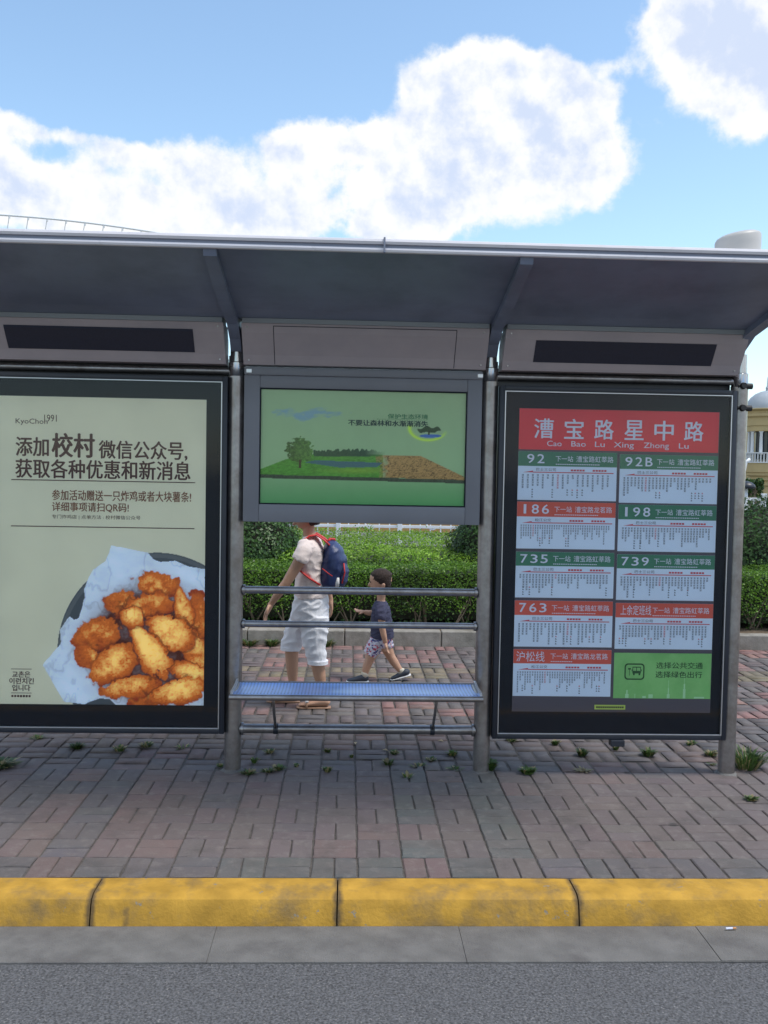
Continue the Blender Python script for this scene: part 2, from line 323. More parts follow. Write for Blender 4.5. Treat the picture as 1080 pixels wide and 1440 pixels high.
# ------------------------------------------------------------------ palette
M = {}
M['asphalt'] = mat('asphalt', (.100,.101,.108), .9, 0, 110, .8, .7, 190, col2=(.33,.32,.31), n2s=120, n2lo=.60, n2hi=.70)
spots(M['asphalt'], 1.1, .06, (.06,.06,.065), .6, 1.9)
M['gutter'] = mat('gutter_concrete', (.150,.146,.142), .9, 0, 9, .22, .5, 150, col2=(.105,.10,.10), n2s=6, n2lo=.48, n2hi=.72)
M['bed'] = mat('joint_sand', (.098,.088,.080), .95, 0, 60, .35, .4, 120)
M['brick'] = brick_mat('paving_brick_paint', 'object'); M['brick_many'] = brick_mat('paving_brick_many', 'attr')
M['kerb'] = mat('yellow_kerb_paint', (.46,.262,.040), .75, 0, 9, .28, .3, 70, col2=(.15,.115,.07), n2s=5.5, n2lo=.50, n2hi=.78, spec=.25)
def kerb_wear(m):
    t = m.node_tree; b = t.nodes['Principled BSDF']; lk = b.inputs['Base Color'].links[0].from_socket
    g = t.nodes.new('ShaderNodeNewGeometry'); sp = t.nodes.new('ShaderNodeSeparateXYZ'); t.links.new(g.outputs['Position'], sp.inputs[0])
    def ma(op, a, bb=None):
        n = t.nodes.new('ShaderNodeMath'); n.operation = op
        for i, v in enumerate((a, bb)):
            if v is None: continue
            if isinstance(v, (int, float)): n.inputs[i].default_value = v
            else: t.links.new(v, n.inputs[i])
        return n.outputs[0]
    fr = ma('FRACT', ma('MULTIPLY', ma('ADD', sp.outputs[0], 1.005+9.85+.4925), 1/.985)); ds = ma('ABSOLUTE', ma('SUBTRACT', fr, .5))
    n = t.nodes.new('ShaderNodeTexNoise'); n.inputs['Scale'].default_value = 18; n.inputs['Detail'].default_value = 5; t.links.new(g.outputs['Position'], n.inputs['Vector'])
    gr = t.nodes.new('ShaderNodeMapRange'); t.links.new(ma('SUBTRACT', ma('MULTIPLY', n.outputs[0], .050), ds), gr.inputs[0]); gr.inputs[1].default_value = 0; gr.inputs[2].default_value = .02; gr.inputs[4].default_value = .8
    x = t.nodes.new('ShaderNodeMix'); x.data_type = 'RGBA'; t.links.new(gr.outputs[0], x.inputs[0]); t.links.new(lk, x.inputs[6]); x.inputs[7].default_value = (.06,.05,.04,1)
    c = t.nodes.new('ShaderNodeTexNoise'); c.inputs['Scale'].default_value = 16; c.inputs['Detail'].default_value = 8; c.inputs['Roughness'].default_value = .7; t.links.new(g.outputs['Position'], c.inputs['Vector'])
    cr = t.nodes.new('ShaderNodeMapRange'); t.links.new(c.outputs[0], cr.inputs[0]); cr.inputs[1].default_value = .645; cr.inputs[2].default_value = .665
    y = t.nodes.new('ShaderNodeMix'); y.data_type = 'RGBA'; t.links.new(cr.outputs[0], y.inputs[0]); t.links.new(x.outputs[2], y.inputs[6]); y.inputs[7].default_value = (.25,.22,.17,1)
    t.links.new(y.outputs[2], b.inputs['Base Color'])
kerb_wear(M['kerb'])
spots(M['kerb'], 4.3, .10, (.09,.07,.05), .7, 4.1)
M['kerb_grey'] = mat('grey_kerb_stone', (.30,.28,.25), .9, 0, 12, .22, .4, 90, col2=(.17,.155,.13), n2s=4, n2lo=.45, n2hi=.7)
M['soil'] = mat('soil', (.13,.095,.065), .95, 0, 25, .4, .8, 60)
M['ground'] = mat('park_ground', (.16,.16,.14), .95, 0, 1.5, .25)
M['steel'] = mat('brushed_steel', (.33,.32,.325), .34, .85, 35, .16, .06, 140, col2=(.19,.165,.15), n2s=5, n2lo=.45, n2hi=.72)
M['chrome'] = mat('polished_steel', (.45,.45,.46), .2, 1.0, 20, .06)
M['silver'] = mat('silver_trim', (.6,.62,.65), .3, .8)
M['navy'] = mat('dark_navy_frame', (.017,.022,.034), .42, 0, 8, .2)
M['mask'] = mat('black_backing', (.009,.013,.022), .5, spec=.15)
M['header'] = mat('grey_header_paint', (.40,.35,.375), .5, 0, 3, .07, col2=(.31,.285,.315), n2s=2, n2lo=.4, n2hi=.75)
M['header_top'] = mat('header_edge_paint', (.24,.27,.30), .5)
M['led'] = mat('dark_led_strip', (.017,.022,.045), .35, 0, 90, .15)
M['under'] = mat('roof_underside_paint', (.19,.225,.315), .38, .1, 2.2, .16, col2=(.125,.15,.205), n2s=3, n2lo=.45, n2hi=.8)
M['lip'] = mat('roof_lip_white', (.72,.70,.74), .4, 0, 5, .06, col2=(.5,.48,.5), n2s=14, n2lo=.58, n2hi=.85)
M['lipdark'] = mat('roof_groove_grey', (.22,.24,.31), .5)
M['tvgrey'] = mat('screen_housing_grey', (.175,.185,.215), .45, 0, 3, .08)
M['rubber'] = mat('black_rubber', (.02,.02,.022), .6)
M['glass'] = glass_mat('cover_glass')
M['seat'] = None
M['ink'] = mat('dark_brown_ink', lin((82,52,50)), .6); M['ink2'] = mat('brown_ink', lin((128,84,60)), .6)
M['black'] = mat('black_print', (.02,.025,.035), .6)
M['p_red'] = mat('red_print', (.74,.035,.06), .5, 0, 3, .08); M['p_orange'] = mat('orange_red_print', (.64,.10,.07), .5, 0, 3, .08)
M['p_green'] = mat('dark_green_print', (.035,.19,.115), .5, 0, 3, .08); M['p_white'] = mat('pale_print', (.66,.78,.95), .5, 0, 3, .05)
M['p_text'] = mat('white_print', (.68,.72,.88), .5); M['p_lime'] = mat('lime_print', (.20,.52,.16), .5, 0, 4, .12, col2=(.28,.60,.22), n2s=5, n2lo=.4, n2hi=.7)
M['p_grey'] = mat('grey_backing_print', (.085,.075,.10), .6); M['p_dark'] = mat('dark_marks', (.045,.06,.11), .6)
M['p_redmark'] = mat('red_marks', (.55,.07,.10), .6); M['p_yellow'] = mat('yellow_green_label', (.52,.66,.12), .5); M['p_limetower'] = mat('pale_green_print', (.42,.72,.42), .5)
M['lime_dark'] = mat('dark_green_letters', (.02,.09,.03), .6)
M['eco_dark'] = mat('eco_dark_text', (.015,.07,.05), .6); M['eco_green'] = mat('eco_green_text', (.03,.20,.08), .6)
M['cream'] = mat('antenna_white', (.50,.485,.465), .45, 0, 6, .05)

def seat_mat():
    m = mat('sky_tinted_perforated_steel', (.26,.42,.80), .30, .25, 5, .08)  # blue of the reflected sky is put into the steel's base colour
    t = m.node_tree; b = t.nodes['Principled BSDF']; lk = b.inputs['Base Color'].links[0].from_socket
    g = t.nodes.new('ShaderNodeNewGeometry'); s = t.nodes.new('ShaderNodeVectorMath'); s.operation='MULTIPLY'; s.inputs[1].default_value=(55,55,0); t.links.new(g.outputs['Position'], s.inputs[0])
    v = t.nodes.new('ShaderNodeTexVoronoi'); v.inputs['Randomness'].default_value=0; v.inputs['Scale'].default_value=1; t.links.new(s.outputs[0], v.inputs['Vector'])
    r = t.nodes.new('ShaderNodeMapRange'); t.links.new(v.outputs['Distance'], r.inputs[0]); r.inputs[1].default_value=.30; r.inputs[2].default_value=.22; r.inputs[4].default_value=.75
    x = t.nodes.new('ShaderNodeMix'); x.data_type='RGBA'; t.links.new(r.outputs[0], x.inputs[0]); t.links.new(lk, x.inputs[6]); x.inputs[7].default_value=(.05,.07,.12,1); t.links.new(x.outputs[2], b.inputs['Base Color'])
    return m
M['seat'] = seat_mat()

# ================================================================== GROUND
RZ = -.12
def sheet(name, x0, x1, y0, y1, z, m, **kw):
    return MB().add([(x0,y0,z),(x1,y0,z),(x1,y1,z),(x0,y1,z)], [(0,1,2,3)]).build(name, m, kind='structure', **kw)
sheet('ground', -700, 700, -500, 1500, -.135, M['ground'])
road = sheet('road', -60, 60, -12, -1.60, RZ, M['asphalt'])
gut = sheet('gutter', -60, 60, -1.872, -1.60, RZ+.004, M['gutter'])
for k in range(-4, 5):
    x0 = -.5 + .97*k
    MB().box(x0+.001, x0+.969, -1.868+rnd.uniform(-.006,.006), -1.602, RZ-.02, RZ+.007+rnd.uniform(0,.0015), bev=.0012).build('gutter_slab', M['gutter'], gut)
# near kerb
kb = empty('kerb', (0,-1.5,0), kind='structure')
def kerb_stone(x0, x1, name, m, par, yb, yf, zt, zb, flip=1):
    prof = [(yb, zb), (yf-.004*flip, zb), (yf, zb+.02), (yf+.018*flip, zt-.035), (yf+.030*flip, zt-.014), (yf+.055*flip, zt-.002), (yf+.075*flip, zt), (yb, zt)]
    mb = MB(); n = 14; xs = [x0+(x1-x0)*i/n for i in range(n+1)]; V = []; F = []
    for i, x in enumerate(xs):
        e = .0012 if i in (0, n) else 0
        for j, (y, z) in enumerate(prof):
            dn = mn.noise(Vector((x*9, y*30, z*30)))*.0022
            V.append((x, y + (dn - 0)*flip*-1 + (e*flip if 1 <= j <= 5 else 0), z + (dn*.6 if j > 1 else 0) - (e*.8 if j > 3 else 0)))
    q = len(prof)
    for i in range(n):
        for j in range(q): F.append((i*q+j, (i+1)*q+j, (i+1)*q+(j+1) % q, i*q+(j+1) % q))
    F += [tuple(range(q)), tuple(range((n+1)*q-1, n*q-1, -1))]
    return mb.add(V, F).build(name, m, par, smooth=True, angle=28)
for k in range(-5, 7):
    x0 = -1.005 + .985*k
    kerb_stone(x0+.002, x0+.9815, 'kerb_stone', M['kerb'], kb, -1.405, -1.60, -.004, -.13)
# pavement of basket-weave bricks
pav = MB().box(-12, 14, -1.41, 3.80, -.10, -.0085).build('pavement', M['bed'], kind='structure')
PINK, BROWN, GREY, GREEN, YEL = (.172,.116,.112), (.142,.116,.117), (.106,.106,.116), (.090,.112,.108), (.27,.215,.12)
def brick_colour(k, j):
    r = rnd.random()
    if j == -1:
        c = {-1: PINK, 7: PINK, 9: BROWN}.get(k, GREEN if 3 <= k <= 8 else GREY)
    elif 0 <= j <= 5:
        c = {-3: GREY, -2: PINK, -1: GREY, 0: PINK, 7: GREEN, 9: GREEN}.get(k, BROWN)
        if r < .06: c = GREY
        elif r < .14: c = PINK
    elif j in (18, 19): c = YEL if r < .6 else PINK
    elif j < 12: c = GREY if r < .38 else (PINK if r < .66 else BROWN)
    else: c = (.165,.150,.150) if r < .30 else ((.36,.175,.155) if r < .75 else BROWN)
    q = rnd.uniform(.80, 1.02); return tuple(x*q*rnd.uniform(.97, 1.03) for x in c)
def brick_mesh(w, d, sd=0, q=.0016):
    g = random.Random(sd); c = .004; h = .05; a, b = w/2, d/2
    out = [(-1,-1),(-.33,-1),(.33,-1),(1,-1),(1,-.33),(1,.33),(1,1),(.33,1),(-.33,1),(-1,1),(-1,.33),(-1,-.33)]
    n = 12; V = [(x*a, y*b, -h) for x, y in out]; mid = []; top = []
    for x, y in out:
        k = 2.2 if abs(x) == 1 and abs(y) == 1 else 1
        jx, jy = g.uniform(-q, q*.6)*k, g.uniform(-q, q*.6)*k
        X_, Y_ = x*a + (jx*x if abs(x) == 1 else 0), y*b + (jy*y if abs(y) == 1 else 0); mid.append((X_, Y_, -.005)); cc = c*g.uniform(.6, 1.6)
        top.append((X_-(cc*x if abs(x) == 1 else 0), Y_-(cc*y if abs(y) == 1 else 0), g.uniform(-.0006, 0)))
    V += mid + top
    F = [tuple(range(2*n, 3*n))] + [(i, (i+1) % n, (i+1) % n+n, i+n) for i in range(n)] + [(i+n, (i+1) % n+n, (i+1) % n+2*n, i+2*n) for i in range(n)]
    return V, F
def to_px(p):
    d = Vector(p)-CAM; w = d.dot(Fv)
    if w < .1: return None
    return 540+FPX*d.dot(R2)/w, 720-FPX*d.dot(U2)/w
bricks = []
for j in range(-1, 25):
    for k in range(-55, 64):
        X0 = -1.1384 + .2*k; Y0 = -1.2006 + .2*j; odd = (k + j) % 2 != 0
        cc = brick_colour(k, j)
        for h in (0, 1):
            c = tuple(x*rnd.uniform(.95, 1.05) for x in cc)
            if (k - 1 + j) % 2 != 0:   # two upright bricks
                bricks.append((X0+.05+.1*h, Y0+.1, 0, c))
            else:
                bricks.append((X0+.1, Y0+.05+.1*h, 1, c))
NV = 7
SH_ = [brick_mesh(.0942, .1966, k) for k in range(NV)] + [brick_mesh(.1925, .0969, 50+k) for k in range(NV)]
bme = []
for V, F in SH_:
    me = bpy.data.meshes.new('paving_brick'); me.from_pydata(V, [], F); me.materials.append(M['brick']); bme.append(me)
def seen(b):
    q = to_px((b[0], b[1], 0)); return q is not None and -30 < q[0] < 1110 and q[1] < 1450
vis = sorted([i for i, b in enumerate(bricks) if seen(b)], key=lambda i: bricks[i][1]+.02*abs(bricks[i][0]))[:300]
vs = set(vis); many = []; cols = []
def brick_pose(b):
    zt = rnd.uniform(-.0025, .0015) + .004*mn.noise(Vector((b[0]*.9, b[1]*.9, 0)))
    if 0.0 < b[1]+.05 < .35: zt -= .006*rnd.random()
    return zt, rnd.uniform(-.011, .011), rnd.uniform(-.011, .011), rnd.uniform(-.012, .012)
for i, b in enumerate(bricks):
    zt, rx, ry, rz = brick_pose(b)
    if i in vs:
        o = bpy.data.objects.new('paving_brick', bme[b[2]*NV+rnd.randrange(NV)]); C.objects.link(o); o.parent = pav
        o.location = (b[0], b[1], zt); o.rotation_euler = (rx, ry, rz); o.color = (*b[3], 1)
    else: many.append((b, zt, rx, ry))
mb = MB(); VV = []; FQ = []; CC = []; n0 = 0; SA = [np.array(q[0])[12:] for q in SH_]
FN = [f for f in SH_[0][1][1+12:]]                     # top bevels; the buried sides of far bricks are left out
FB = [tuple(x-12 for x in f) for f in FN] + [tuple(12+x for x in (0,1,2,3)), tuple(12+x for x in (3,4,5,6)), tuple(12+x for x in (6,7,8,9)), tuple(12+x for x in (9,10,11,0)), tuple(12+x for x in (0,3,6,9))]
FB = np.array(FB)
for b, zt, rx, ry in many:
    v = SA[b[2]*NV + rnd.randrange(NV)].copy(); v[:,2] += v[:,1]*rx - v[:,0]*ry + zt; v[:12,2] -= .02; v[:,0] += b[0]; v[:,1] += b[1]
    VV.append(v); FQ.append(FB + n0); n0 += 24; CC.append(np.tile((*b[3], 1), (24,1)))
bo = npmesh('paving_bricks', np.concatenate(VV), np.concatenate(FQ), M['brick_many'], pav, kind='stuff')
ca = bo.data.color_attributes.new('Col', 'FLOAT_COLOR', 'POINT'); ca.data.foreach_set('color', np.concatenate(CC).astype(np.float32).ravel())
# far kerb and planting bed
fk = empty('planting_bed_kerb', (0,3.87,0), kind='structure')
for k in range(-9, 12):
    x0 = -.02 + .955*k
    MB().box(x0+.004, x0+.951, 3.805, 3.95, -.05, .148+rnd.uniform(-.004,.004), bev=.010).build('kerb_stone', M['kerb_grey'], fk)
bv = []; bf = []; nx, ny = 120, 40
for i in range(nx+1):
    for j in range(ny+1):
        x = -12+26*i/nx; y = 3.95+4.9*j/ny
        bv.append((x, y, .115 + .025*mn.noise(Vector((x*2, y*2, 0))) + .012*mn.noise(Vector((x*9, y*9, 1)))))
for i in range(nx):
    for j in range(ny): a = i*(ny+1)+j; bf.append((a, a+ny+1, a+ny+2, a+1))
MB().add(bv, bf).build('soil_bed', M['soil'], smooth=True, kind='structure')
sheet('park_path', -60, 80, 8.85, 40, -.02, M['gutter'])
print('ground', len(bricks))

# ================================================================== BUS SHELTER
SH = empty('bus_shelter', (.078, 0, 0), label='grey steel bus shelter with two tall lit poster cases, a screen and a narrow bench', cat='bus shelter')
PX = (-2.07, -.64, .788, 2.225)
for i, x in enumerate(PX):
    p = MB().tube([(x,0,-.02),(x,0,.25),(x,0,1.2),(x,0,2.235)], .048, 28).build('post', M['steel'], SH, smooth=True, angle=40)
    MB().tube([(x,0,2.235),(x,0,2.24),(x,0,2.31),(x,0,2.315)], [.0495,.0465,.0465,.040], 24).tube([(x,0,2.31),(x,0,2.42)], .037, 20).build('collar', M['chrome'], p, smooth=True, angle=40)
    mbp = MB(); a0 = rnd.random()*6
    for r_, z_, q in ((.075,-.004,0),(.055,.006,1)):
        pass
    V = [(x+math.cos(t*.5236)*(.072+.012*math.sin(3*t+a0)), math.sin(t*.5236)*(.075+.010*math.cos(2*t+a0)), -.012) for t in range(12)] + [(x+math.cos(t*.5236)*.052, math.sin(t*.5236)*.052, .007) for t in range(12)]
    mbp.add(V, [(t, (t+1) % 12, (t+1) % 12+12, t+12) for t in range(12)] + [tuple(range(12, 24))]).build('mortar_foot', M['gutter'], p, smooth=True)
# roof
ROOF = empty  # (name kept free)
und = [(-.215,2.528),(-.36,2.551),(-.55,2.590),(-.78,2.640),(-1.045,2.699)]
roof_poly = und + [(-1.03,2.755),(-.9,2.765),(.36,2.665),(.37,2.62),(.05,2.545)]
roof = MB().prism(roof_poly, -2.12, 2.20).build('roof', M['under'], SH)
lp = MB()
lp.prism([(-1.047,2.697),(-1.062,2.699),(-1.066,2.708),(-1.062,2.717),(-1.046,2.717)], -2.125, 2.205, 0)
lp.prism([(-1.045,2.7172),(-1.054,2.7172),(-1.054,2.7328),(-1.045,2.7328)], -2.123, 2.203, 1)
lp.prism([(-1.04,2.733),(-1.064,2.733),(-1.070,2.744),(-1.066,2.755),(-1.05,2.760),(-.9,2.772),(-.9,2.767),(-1.032,2.7565)], -2.125, 2.205, 0)
lp.build('roof_lip', [M['lip'], M['lipdark']], roof)
for x in (-2.1228, .14, 2.2022):
    if x == .14:
        MB().box(x-.004, x+.004, -1.0745, -1.04, 2.695, 2.762).build('lip_joint', M['lipdark'], roof)
for x in PX:
    xx = x + (.03 if x < -1 else (-.045 if x > 2 else 0))
    MB().prism([(.045,2.37),(-.045,2.37),(-.10,2.43),(-.22,2.493),(-.55,2.553),(-1.03,2.668),(-1.043,2.697),(-.78,2.638),(-.55,2.588),(-.216,2.526),(.045,2.542)], xx-.030, xx+.030).build('roof_rib', M['under'], SH)
    gx = (-.046,.012) if x > .5 else (-.012,.046)
    MB().box(x+gx[0], x+gx[1], -.015, .040, 2.325, 2.53, bev=.004).build('rib_bracket', M['tvgrey'], SH)
    MB().box(x-.046, x+.046, .012, .040, 2.28, 2.352).build('rib_plate', M['tvgrey'], SH)
# header boxes
prof = [(-.078,2.295),(-.105,2.345),(-.150,2.405),(-.185,2.455),(-.205,2.503)]
def hy(z):
    for (y0,z0),(y1,z1) in zip(prof, prof[1:]):
        if z0 <= z <= z1: return y0+(y1-y0)*(z-z0)/(z1-z0)
    return prof[-1][0]
def on_header(mb, x0, x1, z0, z1, off, mi=0):
    zs = sorted({z0, z1} | {z for _, z in prof if z0 < z < z1}); V = []
    for z in zs: V += [(x0, hy(z)-off, z), (x1, hy(z)-off, z)]
    F = [(2*i, 2*i+1, 2*i+3, 2*i+2) for i in range(len(zs)-1)]
    W_ = [(x, y+off*.9, z) for x, y, z in V]; n = len(V); V += W_
    F += [(0, n, n+1, 1), (n-2, n-1, 2*n-1, 2*n-2)] + [(2*i, 2*i+2, n+2*i+2, n+2*i) for i in range(len(zs)-1)] + [(2*i+1, n+2*i+1, n+2*i+3, 2*i+3) for i in range(len(zs)-1)]
    mb.add(V, F, mi)
for n, (x0, x1, kind, ix0, ix1, iz0, iz1) in enumerate([(-2.03,-.692,'led',-1.862,-.856,2.351,2.465), (-.594,.750,'blank',-.42,.569,2.298,2.488), (.841,2.184,'led',1.010,2.014,2.340,2.450)]):
    h = MB().prism(prof + [(-.02,2.503),(.03,2.43),(.03,2.295)], x0, x1).build('header_panel', M['header'], SH, smooth=False)
    MB().prism([(-.208,2.5035),(-.218,2.5035),(-.222,2.5275),(-.05,2.535),(-.05,2.5035)], x0+.004, x1-.004).build('header_ledge', M['header_top'], h)
    q = MB(); on_header(q, ix0, ix1, iz0, iz1, .003)
    if kind == 'led': q.build('led_strip', M['led'], h)
    else:
        q.build('blank_plate', M['header'], h)
        e = MB()
        on_header(e, ix0-.004, ix0, iz0, iz1+.004, .0015); on_header(e, ix1, ix1+.004, iz0, iz1+.004, .0015); on_header(e, ix0, ix1, iz1, iz1+.004, .0015)
        e.build('plate_outline', M['navy'], h)
for x0, x1 in ((-2.03,-.692),(-.594,.750),(.841,2.184)):
    for x in (x0+.03, x1-.03):
        for z in (2.318, 2.482):
            MB().tube([(x,hy(z)+.001,z),(x,hy(z)-.004,z)], .0055, 10).build('screw', M['steel'], SH, smooth=True, angle=40)
# horizontal tubes
for x0, x1, z, r, nm in [(-2.06,-.645,2.264,.020,'upper_tube'), (.793,2.22,2.266,.020,'upper_tube'), (-.64,.788,1.034,.0215,'back_rail'), (-.64,.788,.840,.0185,'back_rail'), (-.64,.788,.238,.027,'lower_tube')]:
    MB().tube([(x0,0,z),((x0+x1)/2,0,z),(x1,0,z)], r, 20).build(nm, M['steel'], SH, smooth=True, angle=40)
for x0, x1 in ((-2.03,-.692),(.841,2.184)):
    MB().box(x0, x1, .034, .050, 2.19, 2.335).build('gap_filler_strip', M['navy'], SH)  # dark plate added behind the tube to close the bright gap
for x, dx in ((-.64+.049,.012),(.788-.049,-.012)):
    for z, r in ((1.034,.030),(.840,.027),(.238,.036)):
        MB().tube([(x,0,z),(x+dx,0,z)], r, 20).build('flange', M['steel'], SH, smooth=True, angle=40)
# bench
seat = MB(); yy = [-.352,-.32,-.27,-.21,-.15,-.10,-.075,-.070]; zz = [.516,.5205,.5175,.515,.515,.520,.525,.518]
top = [(y, z) for y, z in zip(yy, zz)]; low = [(y, z-.006) for y, z in reversed(top)]
seat.prism(top+low, -.602, .722)
bs = seat.build('bench_seat', M['seat'], SH, smooth=True, angle=40, label='perforated steel bench seat with the blue sky reflection put into its colour')
MB().tube([(-.617,-.368,.508),(.05,-.368,.508),(.735,-.368,.508)], .0155, 18).build('front_tube', M['steel'], bs, smooth=True, angle=40)
MB().tube([(-.612,-.075,.517),(.73,-.075,.517)], .012, 14).build('rear_tube', M['steel'], bs, smooth=True, angle=40)
for x in (-.608, .728):
    MB().prism([(-.36,.505),(-.33,.535),(-.2,.533),(-.075,.542),(-.06,.52),(-.2,.507)], x-.006, x+.006).build('end_cap', M['silver'], bs)
for x in (-.40, .505):
    MB().tube([(x, -.22, .512), (x*.995, -.12, .36), (x*.99, -.022, .25)], .0085, 12).build('strut', M['steel'], bs, smooth=True)
    MB().tube([(x*.99-.013,0,.238),(x*.99+.013,0,.238)], .0305, 20).build('clamp', M['navy'], bs, smooth=True, angle=40)
for x in (-.60, .715):
    MB().tube([(x,-.03,.50),(x,-.10,.514),(x,-.3,.505)], .012, 10).build('bracket', M['steel'], bs, smooth=True, angle=40)

# ---- poster cases
def ring(mb, x0, x1, z0, z1, w, y0, y1, mi=0, bev=.003):
    mb.box(x0, x0+w, y0, y1, z0, z1, mi, bev); mb.box(x1-w, x1, y0, y1, z0, z1, mi, bev)
    mb.box(x0+w, x1-w, y0+.0008, y1-.0008, z0, z0+w, mi, bev); mb.box(x0+w, x1-w, y0+.0008, y1-.0008, z1-w, z1, mi, bev); return mb
def case(x0, x1, z0, z1, label):
    f = ring(MB(), x0, x1, z0, z1, .028, -.064, .062).build('case_frame', M['navy'], SH, smooth=True, angle=35, label=label)
    ring(MB(), x0+.0285, x1-.0285, z0+.0285, z1-.0285, .0055, -.0665, -.050, bev=.001).build('silver_trim', M['silver'], f)
    MB().box(x0+.028, x1-.028, -.046, .055, z0+.028, z1-.028).build('backing', M['mask'], f)
    MB().box(x0+.033, x1-.033, -.0625, -.0595, z0+.033, z1-.033).build('cover_glass', M['glass'], f)
    return f
cl = case(-2.030, -.683, .222, 2.228, 'left case holding the fried chicken poster')
cr = case(.838, 2.190, .206, 2.212, 'right case holding the bus timetables')
lk = MB().box(1.520,1.600,-.075,-.02,.168,.205, bev=.004).build('lock', M['navy'], cr); 
for x in (1.530, 1.59): pass
for z in (2.24, 2.115):
    MB().tube([(2.225,-.052,z),(2.225,-.072,z)], [.020,.016], 14).tube([(2.20,-.03,z),(2.285,-.03,z)], .017, 14).build('hinge', M['rubber'], cr, smooth=True, angle=40)
# chicken poster
YS = -.0500
def inv_aff(A):
    A = np.array(A); B = np.linalg.inv(A[:, :2]); return B, A[:, 2]
def art(name, x0, x1, z0, z1, step, A, fn, m, parent, y, **kw):
    nx = int((x1-x0)/step)+1; nz = int((z1-z0)/step)+1
    X, Z = np.meshgrid(np.linspace(x0, x1, nx), np.linspace(z0, z1, nz)); A = np.array(A)
    U = A[0,0]*X + A[0,1]*Z + A[0,2]; Vv = A[1,0]*X + A[1,1]*Z + A[1,2]
    col = fn(U, Vv)
    V = np.stack([X.ravel(), np.full(X.size, y), Z.ravel()], 1); i = np.arange(nx*nz).reshape(nz, nx)
    F = np.stack([i[:-1,:-1].ravel(), i[:-1,1:].ravel(), i[1:,1:].ravel(), i[1:,:-1].ravel()], 1)
    o = npmesh(name, V, F, m, parent, **kw)
    c4 = np.concatenate([col.reshape(-1,3), np.ones((col.shape[0]*col.shape[1],1))], 1)
    a = o.data.color_attributes.new('Col', 'FLOAT_COLOR', 'POINT'); a.data.foreach_set('color', c4.astype(np.float32).ravel()); return o
def s2l(c):
    c = np.array(c, float)/255; return np.where(c <= .04045, c/12.92, ((c+.055)/1.055)**2.4)
def inpoly(U, V, P):
    r = np.zeros(U.shape, bool); n = len(P)
    for i in range(n):
        x1, y1 = P[i]; x2, y2 = P[(i+1) % n]
        c = ((y1 > V) != (y2 > V)); xi = (x2-x1)*(V-y1)/((y2-y1) if y2 != y1 else 1e-9) + x1; r ^= (c & (U < xi))
    return r
def blend(col, c, a): return col*(1-a[...,None]) + (np.array(c) if np.ndim(c) == 1 else c)*a[...,None]
